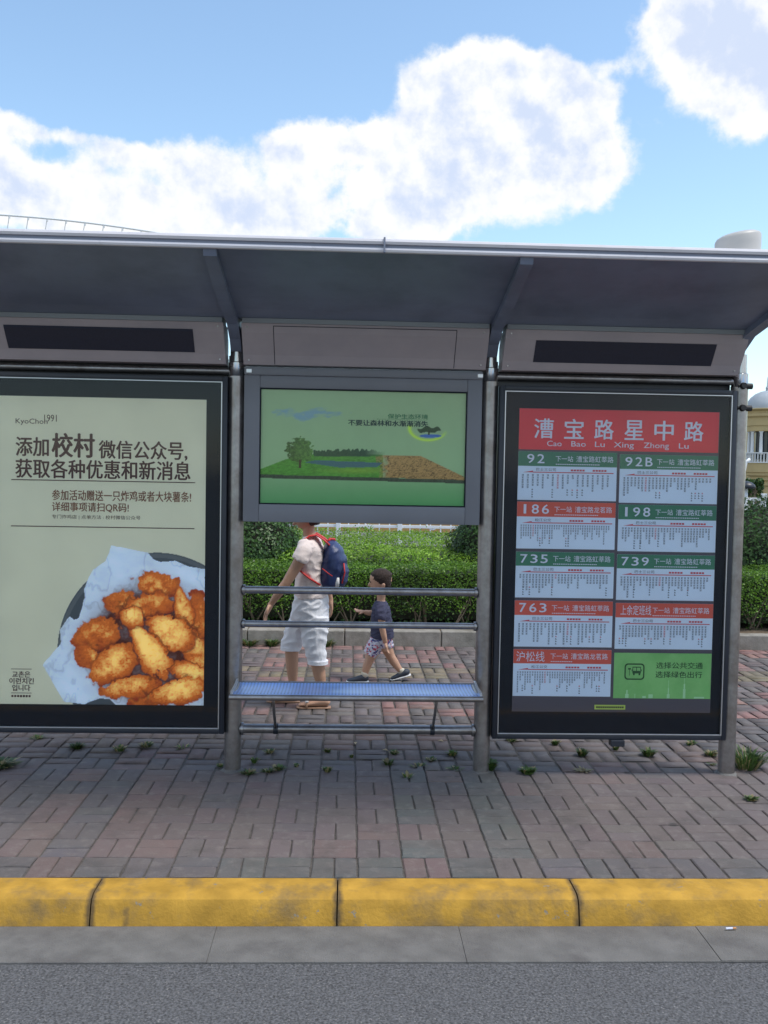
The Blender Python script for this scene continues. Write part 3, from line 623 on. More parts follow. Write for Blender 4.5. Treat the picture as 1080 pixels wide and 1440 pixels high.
def chicken(U, V):
    u = U*3.375; v = (V-740)*3.375
    col = np.zeros(U.shape+(3,)) + s2l((180,182,165))
    n = fbm(U/40, V/40, 3); col = col*(1+.10*(n-.5))[...,None]
    wob = (fbm(u/60, v/60, 5)-.5)*40
    disc = ((u-740)**2+(v-590)**2) < 470**2
    rim = np.abs(np.sqrt((u-740)**2+(v-590)**2)-455) < 9
    col = blend(col, s2l((62,70,78)), disc.astype(float)); col = blend(col, s2l((92,98,104)), (rim & disc).astype(float)*.5)
    P = [(525,85),(600,100),(700,120),(725,150),(760,165),(830,160),(890,185),(975,200),(990,860),(560,860),(520,820),(470,815),(400,848),(300,830),(200,655),(285,555),(282,490),(330,425),(350,440),(375,430),(400,330),(395,290),(440,200),(500,160)]
    pp = inpoly(u+wob*.3, v+wob*.3, P)
    pn = fbm(u/90+v/140, v/50-u/160, 9, 5); cr = np.abs(fbm(u/70, v/110, 21, 4)-.5)
    paper = s2l((186,202,222))*(0.86+.35*pn)[...,None]*(1-.22*np.exp(-(cr/.035)**2))[...,None]
    col = blend(col, paper, pp.astype(float))
    # darker greasy paper round the heap
    hd = np.exp(-np.maximum(0, ((u-700)/310)**2+((v-560)/310)**2-.55)*3.2); col = blend(col, s2l((72,34,24)), (hd*pp)*np.clip(.93+.5*(fbm(u/50,v/50,77)-.5), 0, 1))
    # pieces: centre, half length, half width, angle, brightness, taper (0 = wing piece, >0 = drumstick narrowing to the bone)
    pcs = [(745,275,104,52,5,.45,0),(575,365,78,64,10,.35,.1),(950,430,112,62,80,.30,.2),(705,375,120,56,-10,.42,.15),(460,515,118,76,-14,.34,.15),(868,385,112,52,78,.78,.55),
           (930,590,112,66,62,.6,.2),(800,500,112,86,35,.95,.35),(415,620,66,52,30,.22,0),(535,655,124,84,-32,.70,.3),(690,815,84,44,0,.36,0),(610,765,136,54,-8,.60,.2),
           (905,700,96,52,18,.8,.2),(850,785,136,64,-12,.78,.25),(690,560,172,80,57,1.0,.72),(628,428,54,44,10,.98,0)]
    for i, (cx, cy, a, b, ang, br, tp) in enumerate(pcs):
        t = R(ang); du = u-cx; dv = v-cy; a *= 1.12; b *= 1.17; x = (du*math.cos(t)+dv*math.sin(t))/a; y = (-du*math.sin(t)+dv*math.cos(t))/b
        wd = 1 - tp*np.clip(.5-.75*x, 0, 1)
        n1_ = fbm(u/34+i*5, v/34, 30+i, 4)-.5; n2_ = fbm(u/13, v/13+i, 90+i, 4)-.5; d = np.sqrt(x*x+(y/wd)**2) + n1_*.75 + n2_*.22
        k = np.clip((1.0-d)/.06, 0, 1); dome = np.sqrt(np.clip(1-np.minimum(d,1)**2, 0, 1))
        rdg = 1-np.abs(n2_)*4; fine = fbm(u/6, v/6, 60+i, 3)-.5
        lit = np.clip(dome*(.30+.66*br) - .16*(y/wd)*np.cos(t) + n1_*.9 + .12*(rdg-.5) + fine*.22, 0, 1)
        c = s2l((138,50,22))*(1-lit[...,None]) + s2l((228,132,46))*lit[...,None]
        hi = np.clip((lit-.52)*2.2, 0, 1); c = c*(1-hi[...,None]) + s2l((255,220,128))*hi[...,None]
        col = blend(col, c, k); edge = np.exp(-((d-1.02)/.09)**2)*(d > .96); col = blend(col, s2l((70,28,18)), edge*.6*np.clip(hd*1.2, 0, 1))
    return col
AL = [[254.939,1.21,490.836],[3.751,-251.477,1091.827]]
M['art1'] = attr_mat('chicken_print', 1.80, tint=(1.05,1.0,.93)); M['art2'] = attr_mat('landscape_print', 1.9, tint=(1.22,1.12,.86))
ps = art('poster', -1.940, -.800, .381, 2.098, .0034, AL, chicken, M['art1'], SH, YS, label='pale green advertising poster with a basket of fried chicken')
lt = MB(); y = YS-.0012
text(lt, '添加', -1.846,-1.664,1.768,1.872,y,0,.022); text(lt, '校村', -1.650,-1.412,1.765,1.897,y,0,.035); text(lt, '微信公众号,', -1.392,-.902,1.758,1.862,y,0,.020)
text(lt, '获取各种优惠和新消息', -1.848,-.884,1.648,1.752,y,0,.020)
lt.box(-1.869,-.858,y-.0003,y+.0003,1.6335,1.6385,0); lt.box(-1.871,-.860,y-.0003,y+.0003,1.3765,1.3815,0)
text(lt, '参加活动赠送一只炸鸡或者大块薯条!', -1.647,-.880,1.526,1.584,y,1,.008); text(lt, '详细事项请扫QR码!', -1.647,-1.224,1.462,1.516,y,1,.008)
text(lt, '专门炸鸡店 | 点单方法 : 校村微信公众号', -1.647,-1.160,1.420,1.446,y,0)
text(lt, 'KyoChon', -1.846,-1.672,1.938,1.974,y,0); text(lt, '1991', -1.690,-1.622,1.960,1.998,y,0)
text(lt, '교촌은', -1.864,-1.764,.532,.566,y,0,.008); text(lt, '이런치킨', -1.880,-1.744,.494,.528,y,0,.008); text(lt, '입니다', -1.864,-1.764,.455,.490,y,0,.008)
lt.box(-1.870,-1.757,y-.0003,y+.0003,.577,.580,0); lt.box(-1.870,-1.757,y-.0003,y+.0003,.442,.445,0)
for i in range(7): lt.quad(-1.868+.0158*i, -1.857+.0158*i, .420, .432, y, 0)
lt.build('lettering', [M['ink'], M['ink2']], ps)
# timetable sheet
sh = MB().box(.950,2.098,-.0495,-.047,.362,2.088).build('backing_sheet', M['p_grey'], SH)
tp = MB().box(.952,2.093,-.0515,-.0496,1.857,2.087).build('stop_name_plate', M['p_red'], SH, label='red plate with the stop name in white characters')
lt = MB(); y = -.0526
for i, ch in enumerate('漕宝路星中路'):
    cx = 1.092 + .1715*i; text(lt, ch, cx-.056, cx+.056, 1.922, 2.032, y, 0, .016)
for w, x in (('Cao',1.112),('Bao',1.250),('Lu',1.385),('Xing',1.493),('Zhong',1.664),('Lu',1.866)):
    V, F = glyphs(w); ww = {'Cao':.083,'Bao':.083,'Lu':.056,'Xing':.115,'Zhong':.145}[w]
    zlow = 1.868 if 'g' in w else 1.878
    text(lt, w, x, x+ww, zlow, 1.908, y, 0)
lt.build('lettering', M['p_text'], tp)
rows = [(1.846,1.764,1.572),(1.562,1.478,1.296),(1.278,1.198,1.017),(1.0,.917,.736),(.721,.640,.452)]
cards = [('92','虹莘路',18,0),('92B','虹莘路',25,0),('186','龙茗路',38,1),('198','虹莘路',30,0),('735','虹莘路',28,0),('739','虹莘路',28,0),('763','虹莘路',24,1),('上余定班线','虹莘路',28,1),('沪松线','龙茗路',36,1)]
colr = ['green','orange']
for i, (num, nxt, nc, ci) in enumerate(cards):
    r, c = divmod(i, 2); z1, zm, z0 = rows[r]
    x0, x1 = ((.951,1.514),(1.531,2.095))[c]
    if c: z1, zm, z0 = z1-.007, zm-.007, z0-.007
    g = MB().box(x0,x1,-.0518,-.0496,z0,z1,0).box(x0+.0003,x1-.0003,-.0524,-.0515,zm,z1-.0002,1)
    co = g.build('timetable_card', [M['p_white'], M[('p_green','p_orange')[ci]]], SH, label='timetable card of line %s with a %s header' % (num, ('green','red')[ci]))
    y = -.0532; t = MB()
    hh = z1-zm; nb = z0+ (zm-z0)
    if num == '上余定班线': text(t, num, x0+.028, x0+.205, zm+.014, z1-.012, y, 0)
    elif num == '沪松线': text(t, num, x0+.016, x0+.178, zm+.010, z1-.012, y, 0)
    else:
        wd = .052*len(num); xs = x0 + (.050 if num == '92' else .030 if num == '92B' else .025)
        for q, ch in enumerate(num):
            xx = xs + .058*q
            text(t, ch, xx+(.012 if ch == '1' else 0), xx+(.027 if ch == '1' else .041), zm+.017, z1-.015, y, 0, .008)
    xs = x0 + .212
    text(t, '下一站', xs, xs+.100, zm+.027, zm+.060, y, 0); text(t, '漕宝路'+nxt, xs+.118, xs+.330, zm+.026, zm+.061, y, 0)
    rg = random.Random(i)
    for q in range(24 if num[0] != '沪' else 12): t.quad(xs+.002+.0105*q, xs+.0095+.0105*q, zm+.010, zm+.0145, y, 0)
    # white part: arrow line, company, station columns
    zl = zm-.036
    t.add([(x0+.028,y,zl),(x0+.085,y,zl),(x0+.085,y,zl+.010)], [(0,1,2)], 2); t.quad(x0+.085, x1-.018, zl-.001, zl+.004, y, 2)
    text(t, '巴士三公司' if nxt == '虹莘路' else '松江公交', x0+.103, x0+(.215 if nxt == '虹莘路' else .195), zl+.009, zl+.026, y, 1)
    for q in range(5): t.quad(x0+.300+.0165*q, x0+.313+.0165*q, zl+.010, zl+.020, y, 2); t.quad(x0+.425+.0165*q, x0+.438+.0165*q, zl+.010, zl+.020, y, 2)
    dx = (x1-x0-.05)/nc; cur = rg.randrange(4, nc-8); gh = .0138
    for q in range(nc):
        ln = (3 + (rg.random() < .8) + (rg.random() < .7) + (rg.random() < .5)) + (rg.random() < .15)*3
        if rg.random() < .12: ln = 2
        if nc > 33 and q > 12: ln = max(1, ln-rg.randrange(0, 4))
        mi = 2 if q == cur else 1; xx = x0+.022+dx*q
        for s in range(ln):
            zz = zl-.010-gh*s; w = min(dx*.62, .0115)
            # each glyph: two or three strokes
            t.quad(xx, xx+w, zz-.0035, zz-.0010, y, mi); t.quad(xx+w*.05, xx+w*.95, zz-.0098, zz-.0074, y, mi)
            k = rg.random(); t.quad(xx+w*(.15+.6*k), xx+w*(.33+.6*k), zz-.0075, zz-.003, y, mi)
        if rg.random() < .24:
            for s in range(rg.randrange(3, 5)):
                zz = z0+.066-.0138*s; mj = 2 if s == 0 and rg.random() < .5 else 1
                t.quad(xx, xx+min(dx*.6,.009), zz-.0095, zz-.006, y, mj); t.quad(xx+.002, xx+.0045, zz-.006, zz-.001, y, mj)
    t.build('lettering', [M['p_text'], M['p_dark'], M['p_redmark']], co)
# green panel with the bus sign
gp = MB().box(1.531,2.095,-.0518,-.0496,.444,.706).build('notice_card', M['p_lime'], SH, label='bright green card with a bus pictogram')
t = MB(); y = -.0526
text(t, '选择公共交通', 1.774,2.046,.618,.655,y,0,.006); text(t, '选择绿色出行', 1.772,2.044,.565,.602,y,0,.006)
def rr(x0, x1, z0, z1, r, n=5):
    P = []
    for cx, cz, a in ((x1-r,z1-r,0),(x0+r,z1-r,90),(x0+r,z0+r,180),(x1-r,z0+r,270)):
        for i in range(n+1): P.append((cx+r*math.cos(R(a+90*i/n)), cz+r*math.sin(R(a+90*i/n))))
    return P
o_ = rr(1.592,1.708,.551,.646,.020); i_ = rr(1.600,1.700,.559,.638,.014); n = len(o_)
t.add([(x,y,z) for x,z in o_]+[(x,y,z) for x,z in i_], [(k,(k+1)%n,(k+1)%n+n,k+n) for k in range(n)], 0)
for a in ((1.638,1.687,.588,.603),(1.638,1.642,.603,.625),(1.683,1.687,.603,.625),(1.638,1.687,.622,.627),(1.660,1.664,.603,.624),(1.642,1.652,.578,.588),(1.674,1.684,.578,.588),(1.6335,1.637,.600,.612),(1.6885,1.692,.600,.612),(1.6195,1.6225,.575,.612),(1.613,1.629,.610,.619)):
    t.quad(*a, y, 0)
for a in ((1.60,1.62,.446,.47),(1.606,1.614,.47,.492),(1.655,1.658,.446,.47),(1.70,1.72,.446,.458),(1.735,1.760,.446,.468),(1.842,1.858,.446,.470),(1.847,1.853,.470,.505),(1.849,1.851,.505,.55),(1.935,1.950,.446,.500),(1.938,1.947,.500,.530),(1.9415,1.9435,.53,.585),(2.0,2.06,.446,.456)):
    t.quad(*a, y+.0004, 1)
t.build('lettering', [M['lime_dark'], M['p_limetower']], gp)
ys = MB().box(1.425,1.603,-.0515,-.0496,.378,.404).build('small_label', M['p_yellow'], SH); t = MB()
for q in range(13): t.quad(1.434+.0125*q, 1.4435+.0125*q, .3855, .3965, -.0524, 0)
t.build('lettering', M['black'], ys)
# screen
sx0, sx1, sz0, sz1 = -.503, .654, 1.524, 2.170
tv = MB()
x0, x1, z0, z1 = -.591, .737, 1.4245, 2.284
tv.box(x0, sx0, -.066, .085, z0, z1-.045, 0, .004); tv.box(sx1, x1, -.066, .085, z0, z1-.045, 0, .004)
tv.box(sx0, sx1, -.0655, .085, z0, sz0, 0, .004); tv.box(sx0, sx1, -.0655, .085, sz1, z1-.045, 0, .004)
tv.box(x0, x1, -.075, .087, z1-.045, z1, 0, .006); tv.box(sx0+.001, sx1-.001, -.045, .08, sz0+.001, sz1-.001, 1)
tvo = tv.build('screen_housing', [M['tvgrey'], M['mask']], SH, smooth=True, angle=35, label='grey metal housing of the wide information screen')
ring(MB(), sx0+.0005, sx1-.0005, sz0+.0005, sz1-.0005, .006, -.0645, -.046, bev=.001).build('screen_gasket', M['mask'], tvo)
for x in (x0+.012, x1-.03):
    MB().box(x, x+.03, -.079, -.07, z1-.034, z1-.012, bev=.002).build('latch', M['silver'], tvo)
def eco(U, V):
    u = (U-360)*3.6; v = (V-540)*3.6
    t = np.clip(v/600, 0, 1)
    col = s2l((116,142,124))*(1-t[...,None]) + s2l((108,142,118))*t[...,None]
    lo = np.clip((v-430)/180, 0, 1); col = blend(col, s2l((66,122,84)), lo)
    col = col*(1+.06*(fbm(U/12, V/12, 2)-.5))[...,None]
    cd_ = ((u-255)/170)**2+((v-150-8*np.sin(u/30))/26)**2 + (fbm(u/30, v/12, 8)-.5)*2.4; col = blend(col, s2l((88,122,160)), np.clip(1.1-cd_, 0, 1)*.8)
    slope = (u-20)*.029
    g = inpoly(u, v, [(20,430),(150,380),(300,352),(640,358),(640,475),(20,458)]); nz = fbm(u/14, v/5, 4)
    col = blend(col, s2l((58,112,44))*(.6+.9*nz)[...,None], g.astype(float)); col = blend(col, s2l((112,140,50)), g*np.exp(-((v-438)/14)**2)*np.exp(-((u-520)/160)**2)*.5)
    e = inpoly(u, v, [(600,358),(835,365),(1055,470),(1055,488),(620,472)]); fade = np.clip((u-590+(fbm(u/20,v/20,14)-.5)*120)/70, 0, 1)
    crk = np.abs(fbm(u/16+v/30, v/9, 17, 3)-.5); ec = s2l((128,106,72))*(.75+.5*fbm(u/8,v/4,6))[...,None]*(1-.75*np.exp(-(crk/.045)**2))[...,None]
    col = blend(col, ec, e*fade)
    lk_ = inpoly(u, v, [(240,396),(300,385),(640,398),(610,420),(420,422),(300,404)]); col = blend(col, s2l((44,78,104)), lk_*.9)
    fo = (v > 322+18*fbm(u/9, u*0, 19, 3)*1.2+ (u-450)**2/6500) & (v < 366) & (u > 290) & (u < 650); col = blend(col, s2l((30,62,48))*(.6+.8*fbm(u/6,v/6,23))[...,None], fo*np.clip((660-u)/110, 0, 1))
    tr = ((u-220)/(66+0*u))**2+((v-335)/60)**2 + (fbm(u/16, v/12, 27, 5)-.5)*1.7; col = blend(col, s2l((56,92,44))*(.25+1.5*fbm(u/7,v/6,29,4)**1.3)[...,None]*(1+.35*np.clip((u-220)/80,-1,1))[...,None], np.clip((1.02-tr)/.12, 0, 1)*.97)
    col = blend(col, s2l((50,44,34)), ((np.abs(u-221) < 5) & (v > 380) & (v < 424)).astype(float))
    st = (v > 456+slope) & (v < 474+slope) & (u > 15); col = blend(col, s2l((40,48,44))*(.5+1.2*fbm(u/9,v/9,33))[...,None], st.astype(float)*.95)
    rg_ = ((u-870)/95)**2+((v-222)/62)**2; arc = np.exp(-((rg_-1)/.20)**2)*np.clip((u*-.5+v+250)/60, 0, 1)*((v > 205) | (u > 880)); col = blend(col, s2l((150,185,60)), arc*.9)
    ca_ = ((u-875)/60)**2+((v-232+6*np.sin(u/9))/16)**2; col = blend(col, s2l((28,56,36)), np.clip((1.1-ca_)/.2, 0, 1)*(v < 246))
    wa = ((u-882)/56)**2+((v-262)/9)**2; col = blend(col, s2l((44,84,160)), np.clip((1.1-wa)/.2, 0, 1)); col = blend(col, s2l((30,44,30)), ((np.abs(u-874) < 5) & (v > 236) & (v < 256)).astype(float))
    return col
AE = [[250.817,4.285,483.406],[4.781,-251.294,1093.543]]
sc = art('screen_picture', sx0+.0065, sx1-.0065, sz0+.0065, sz1-.0065, .0032, AE, eco, M['art2'], SH, -.050, label='green landscape poster on the screen, trees fading into cracked earth')
t = MB(); y = -.0515
text(t, '保护生态环境', .209,.436,2.014,2.041,y,1,.006); text(t, '不要让森林和水渐渐消失', -.012,.438,1.972,2.004,y,0,.014); text(t, 'Environmental protection', .150,.430,2.0065,2.0125,y,1)
t.build('lettering', [M['eco_dark'], M['eco_green']], sc)
MB().box(sx0+.007, sx1-.007, -.0580, -.0555, sz0+.007, sz1-.007).build('screen_glass', M['glass'], tvo)
# antenna dome on the roof
an = MB(); cx, cy, zb = 1.812, -.90, 2.758
rings_ = [(.104,0),(.104,.05),(.103,.085),(.096,.097),(.078,.106),(.04,.111),(.005,.112)]
V = []; F = []; sg = 32
for r_, h in rings_:
    for k in range(sg):
        a = 2*math.pi*k/sg; tilt = .10*r_*math.cos(a) if h > .04 else 0
        V.append((cx+r_*math.cos(a), cy+r_*math.sin(a), zb+h+tilt*1.7))
for i in range(len(rings_)-1):
    for k in range(sg): F.append((i*sg+k, i*sg+(k+1) % sg, (i+1)*sg+(k+1) % sg, (i+1)*sg+k))
F.append(tuple((len(rings_)-1)*sg+k for k in range(sg)))
an.add(V, F).build('antenna_dome', M['cream'], smooth=True, angle=45, label='round white antenna housing with a slanted top on the shelter roof', cat='antenna')
print('shelter')

# ================================================================== PLANTS
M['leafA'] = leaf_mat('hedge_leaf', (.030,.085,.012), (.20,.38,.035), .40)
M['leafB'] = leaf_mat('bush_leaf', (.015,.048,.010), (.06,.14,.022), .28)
M['leafC'] = leaf_mat('light_hedge_leaf', (.11,.24,.02), (.34,.54,.07), .44)
M['bark'] = mat('twig_bark', (.20,.155,.11), .9, 0, 30, .3); M['core'] = mat('dark_twig_core', (.022,.026,.014), .95, 0, 20, .4)  # core: solid dark volume added inside the foliage to stop see-through
M['weed'] = leaf_mat('weed_leaf', (.03,.065,.015), (.10,.17,.04), .3); M['dry'] = leaf_mat('dry_weed', (.22,.18,.09), (.34,.28,.13), .25)
def bumpy(x, y, z, s=1.0): return mn.noise(Vector((x*2.1*s, y*2.1*s, z*2.1*s)))*.07 + mn.noise(Vector((x*6*s, y*6*s, z*6*s)))*.035
def hedge_foliage(x0, x1, y0, y1, z0, zt, dens, size, seed, mat_, par, rise=0.0):
    g = np.random.default_rng(seed); P = []; Nn = []
    def put(n, fx):
        q = 0
        while q < n:
            p, nn = fx(); P.append(p); Nn.append(nn); q += 1
    def top():
        x = g.uniform(x0, x1); y = g.uniform(y0, y1); s = bumpy(x, y, 0); e = min(y-y0, y1-y)
        sh = g.exponential(.05) if (g.random() < .10 and mn.noise(Vector((x*5, y*5, 4))) > .05) else 0
        return (x, y, zt + rise*(y-y0)/(y1-y0) + s - max(0, .10-e)**2*6 - g.exponential(.045) + sh), (0,0,1)
    def front():
        x = g.uniform(x0, x1); z = z0 + (zt-z0)*g.random()**.72; s = bumpy(x, 0, z)
        return (x, y0 - s + g.exponential(.06) + max(0, z-(zt-.08))*.6, z), (0,-1,.1)
    wv = 1.0
    put(int((x1-x0)*(y1-y0)*dens), top); put(int((x1-x0)*(zt-z0)*dens*1.25), front)
    def ends():
        y = g.uniform(y0, y1); z = g.uniform(z0, zt); sx = g.random() < .5
        return ((x0+g.exponential(.05)) if sx else (x1-g.exponential(.05)), y, z), ((-1 if sx else 1), 0, 0)
    put(int((y1-y0)*(zt-z0)*dens*1.2), ends)
    V, F = leaves(np.array(P), np.array(Nn), size, seed)
    return npmesh('foliage', V, F, mat_, par, kind='stuff')
def stems(par, x0, x1, y, n, h, seed):
    g = random.Random(seed)
    for k in range(n):
        x = x0+(x1-x0)*(k+.5)/n+g.uniform(-.1,.1); mb = MB(); yy_ = y+g.uniform(0,.12)
        b = (x, yy_, .10)
        for q in range(g.randrange(2,5)):
            a = g.uniform(-.9,.9); l = h*g.uniform(.7,1.1); pts = [b]; px, py, pz = b
            for s in range(4):
                px += math.sin(a)*l/4*.75; pz += l/4; py += g.uniform(-.02,.02); a += g.uniform(-.35,.35); pts.append((px,py,pz))
            mb.tube(pts, [.010,.009,.007,.006,.004], 5)
        mb.build('stem', M['bark'], par, smooth=True)
hf = empty('hedge', (0,4.5,.1), label='low clipped hedge with bare stems at its foot, behind the rear kerb', cat='hedge')
hedge_foliage(-3.2, 6.0, 4.14, 4.95, .27, .745, 4300, .028, 1, M['leafA'], hf)
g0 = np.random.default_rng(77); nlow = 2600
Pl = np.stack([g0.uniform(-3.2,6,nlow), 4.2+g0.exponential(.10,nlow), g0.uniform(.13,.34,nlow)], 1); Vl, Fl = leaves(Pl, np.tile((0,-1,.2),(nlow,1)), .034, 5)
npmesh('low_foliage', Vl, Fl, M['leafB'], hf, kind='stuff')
MB().box(-3.1,5.9,4.36,4.86,.18,.66).build('dark_twig_core', M['core'], hf)
stems(hf, -3.0, 5.8, 4.20, 40, .36, 5)
hm = empty('hedge', (1,6.2,.1), label='pale green broad hedge filling the bed between the dark round bushes', cat='hedge')
hedge_foliage(-3.2, 6.2, 5.12, 7.7, .30, .80, 2100, .035, 2, M['leafC'], hm, rise=.12)
MB().box(-3.1,6.1,5.3,7.5,.15,.70).build('dark_twig_core', M['core'], hm)
def bush(cx, cy, r, top, seed, label, dens=1.0, mat_=None):
    e = empty('round_bush', (cx, cy, .1), label=label, cat='bush', group='round bushes between the hedges')
    g = np.random.default_rng(seed); n = int(9500*dens); d = g.normal(0,1,(n,3)); d[:,2] = np.abs(d[:,2])*1.1-.35; d /= np.linalg.norm(d, axis=1)[:,None]
    h = (top-.12)/2; bs_ = np.array([mn.noise(Vector(p*2.3+Vector((seed,0,0))))*.13+mn.noise(Vector(p*6+Vector((0,seed,0))))*.07 for p in map(Vector, d)])
    rad = 1+bs_-g.exponential(.07, n); P = d*rad[:,None]*np.array([r, r*.9, h*1.02]) + np.array([cx, cy, .12+h])
    P[:,2] = np.maximum(P[:,2], .16)
    V, F = leaves(P, d, .040, seed); npmesh('foliage', V, F, mat_ or M['leafB'], e, kind='stuff')
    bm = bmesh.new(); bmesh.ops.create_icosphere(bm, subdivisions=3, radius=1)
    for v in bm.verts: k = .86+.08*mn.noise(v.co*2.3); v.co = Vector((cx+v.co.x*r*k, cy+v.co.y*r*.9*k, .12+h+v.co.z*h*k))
    bm.verts.index_update(); MB().add([v.co[:] for v in bm.verts], [tuple(v.index for v in f.verts) for f in bm.faces]).build('dark_twig_core', M['core'], e, smooth=True); bm.free()
    MB().tube([(cx,cy,.05),(cx+.02,cy,.3),(cx-.02,cy+.02,.6)], [.035,.03,.02], 8).build('stem', M['bark'], e, smooth=True)
bush(-1.15, 5.60, .62, 1.42, 3, 'dark round bush behind the walking adult, left of the pale hedge')
bush(1.78, 5.62, .62, 1.40, 4, 'dark round bush behind the right post beside the bench')
bush(4.95, 5.55, .80, 1.47, 5, 'dark round bush at the right edge, below the domed building')
bush(-3.6, 5.7, .8, 1.45, 6, 'dark round bush hidden behind the chicken poster case', .5)

# weeds growing from the joints
def tuft(x, y, r, h, n, seed, dry=0, broad=.4):
    g = random.Random(seed); mb = MB()
    for k in range(n):
        a = g.uniform(0, 6.283); rr_ = r*g.random()**.7; bx = x+math.cos(a)*rr_*.55; by = y+math.sin(a)*rr_*.4; hh = h*g.uniform(.35,1)
        dx = math.cos(a)*r*g.uniform(.3,1); dy = math.sin(a)*r*g.uniform(.3,1); w = (.0022 if g.random() > broad else .0075)*g.uniform(.7,1.4)*(1+h*3)
        px, py = -math.sin(a)*w, math.cos(a)*w; mi = 1 if g.random() < dry else 0
        mb.add([(bx-px*.5,by-py*.5,-.004),(bx+px*.5,by+py*.5,-.004),(bx+dx*.5+px,by+dy*.5+py,hh*.75),(bx+dx*.5-px,by+dy*.5-py,hh*.75),(bx+dx,by+dy,hh)], [(0,1,2,3),(3,2,4)], mi)
    return mb
def px2g(px, py):
    d = Fv + R2*((px-540)/FPX) + U2*((720-py)/FPX); t = -CAM.z/d.z; p = CAM + d*t; return p.x, p.y
big = [(0,1078,.13,.05,240,.35,.5,'flat grassy weed patch on the paving at the left edge'), (686,1083,.07,.085,230,.05,.8,'leafy green weed at the foot of the post right of the bench'),
       (1050,1080,.15,.17,190,.25,.2,'tall spiky weed beside the foot of the right end post'), (742,1088,.06,.05,150,.1,.8,'creeping weed in a joint just right of the middle post'),
       (912,1062,.07,.06,120,.2,.3,'grassy weed below the middle of the timetable case'), (1000,1062,.06,.04,90,.6,.3,'half dry weed under the right end of the timetable case'),
       (818,1062,.05,.05,100,.2,.6,'weed below the left half of the timetable case'), (205,1050,.06,.035,90,.5,.4,'yellowish weed below the chicken poster case'), (108,1052,.06,.04,90,.3,.4,'thin grass below the left half of the chicken poster case'),
       (820,1084,.07,.015,60,1.0,.4,'patch of dry brown weed on the bricks below the timetables')]
for i, (px, py, r_, h, n, dry, br, lab) in enumerate(big):
    x, y = px2g(px, py); tuft(x, y, r_*.8, h*.75, n, 100+i, dry, br).build('weed', [M['weed'], M['dry']], label=lab, cat='weed')
small = [(305,1086),(352,1086),(378,1084),(404,1090),(403,1074),(450,1090),(500,1078),(548,1068),(548,1085),(592,1076),(598,1090),(575,1090),(645,1065),(650,1088),(385,1062),(455,1070),(345,1075),(170,1056),(960,1058),(1045,1125),(870,1060),(250,1056),(60,1050),(770,1050),(1003,1075),(720,1052)]
for i, (px, py) in enumerate(small):
    x, y = px2g(px + rnd.uniform(-14, 14), py + rnd.uniform(-14, 6)); tuft(x, y, rnd.uniform(.015,.06), rnd.uniform(.012,.035), rnd.randrange(14,60), 300+i, .35, .6).build('weed', [M['weed'], M['dry']], label='tiny green weed sprouting from a brick joint under the shelter', cat='weed', group='tiny weeds in the paving joints')
for i, (px, y, r_) in enumerate([(352,3.76,.12),(462,3.77,.10),(385,3.74,.08)]):
    x = (px-490)/1301*9.0; tuft(x, y, r_, .07, 120, 500+i, .2, .5).build('weed', [M['weed'], M['dry']], label='low weed growing against the grey rear kerb', cat='weed', group='weeds along the rear kerb')
# litter
x, y = -.0, -1.62
d = Fv + R2*((1028-540)/FPX) + U2*((720-1304.5)/FPX); tt = (RZ+.02-CAM.z)/d.z; pb = CAM+d*tt
cb = MB().tube([(pb.x-.021,pb.y,RZ+.0165),(pb.x+.007,pb.y+.002,RZ+.0165)], .004, 10, 0).tube([(pb.x+.0071,pb.y+.002,RZ+.0165),(pb.x+.022,pb.y+.003,RZ+.0165)], .0041, 10, 1)
cb.build('cigarette_butt', [M['p_text'], mat('filter_orange', (.55,.26,.10), .8)], smooth=True, angle=40, label='cigarette butt with orange filter lying against the yellow kerb', cat='cigarette butt')
M['litterleaf'] = mat('dry_leaf', (.40,.33,.22), .8)
for i, (px, py) in enumerate([(500,1046),(542,1056),(620,1043)]):
    x, y = px2g(px, py); a = rnd.random()*3
    mb = MB(); c, s = math.cos(a)*.022, math.sin(a)*.022
    mb.add([(x-c,y-s,.003),(x+s*.5,y-c*.5,.012),(x+c,y+s,.004),(x-s*.5,y+c*.5,.010),(x,y,.003)], [(0,1,4),(1,2,4),(2,3,4),(3,0,4)]).build('fallen_leaf', M['litterleaf'], label='small dry fallen leaf on the bricks under the bench', cat='leaf', group='dry leaves under the bench')

# ================================================================== BACKGROUND
M['white'] = mat('white_fence_paint', (.78,.80,.82), .45, 0, 8, .05)
fe = empty('white_fence', (3,12.75,0), label='white metal picket fence behind the hedge', cat='fence')
yF = 12.75
for z, nm in ((1.306,'top_rail'),(.652,'bottom_rail')):
    MB().box(-5.0,11.0,yF-.02,yF+.02,z-.028,z+.028, bev=.005).build(nm, M['white'], fe)
k = 0; x = -5.0
while x < 11.0:
    if k % 6 == 0: MB().box(x-.045,x+.045,yF-.045,yF+.045,-.03,1.42, bev=.006).build('fence_post', M['white'], fe)
    else:
        MB().box(x-.012,x+.012,yF-.012,yF+.012,.30,1.30).build('picket', M['white'], fe)
        if k % 6 == 3: MB().tube([(x-.09,yF,.90),(x-.085,yF,.72),(x-.04,yF,.63),(x+.05,yF,.60),(x+.10,yF,.63)], .016, 8).build('scroll', M['white'], fe, smooth=True)
    x += .2; k += 1
M['orange'] = mat('orange_rail', (.45,.27,.10), .6)
rl = empty('road_barrier', (2,15,0), label='low orange and grey barrier beyond the white fence', cat='barrier')
MB().box(-4,8,14.98,15.02,.40,.62).build('rail', M['orange'], rl)
for k in range(7): MB().box(-4+2*k-.03,-4+2*k+.03,15.02,15.08,-.03,.70).build('post', M['gutter'], rl)
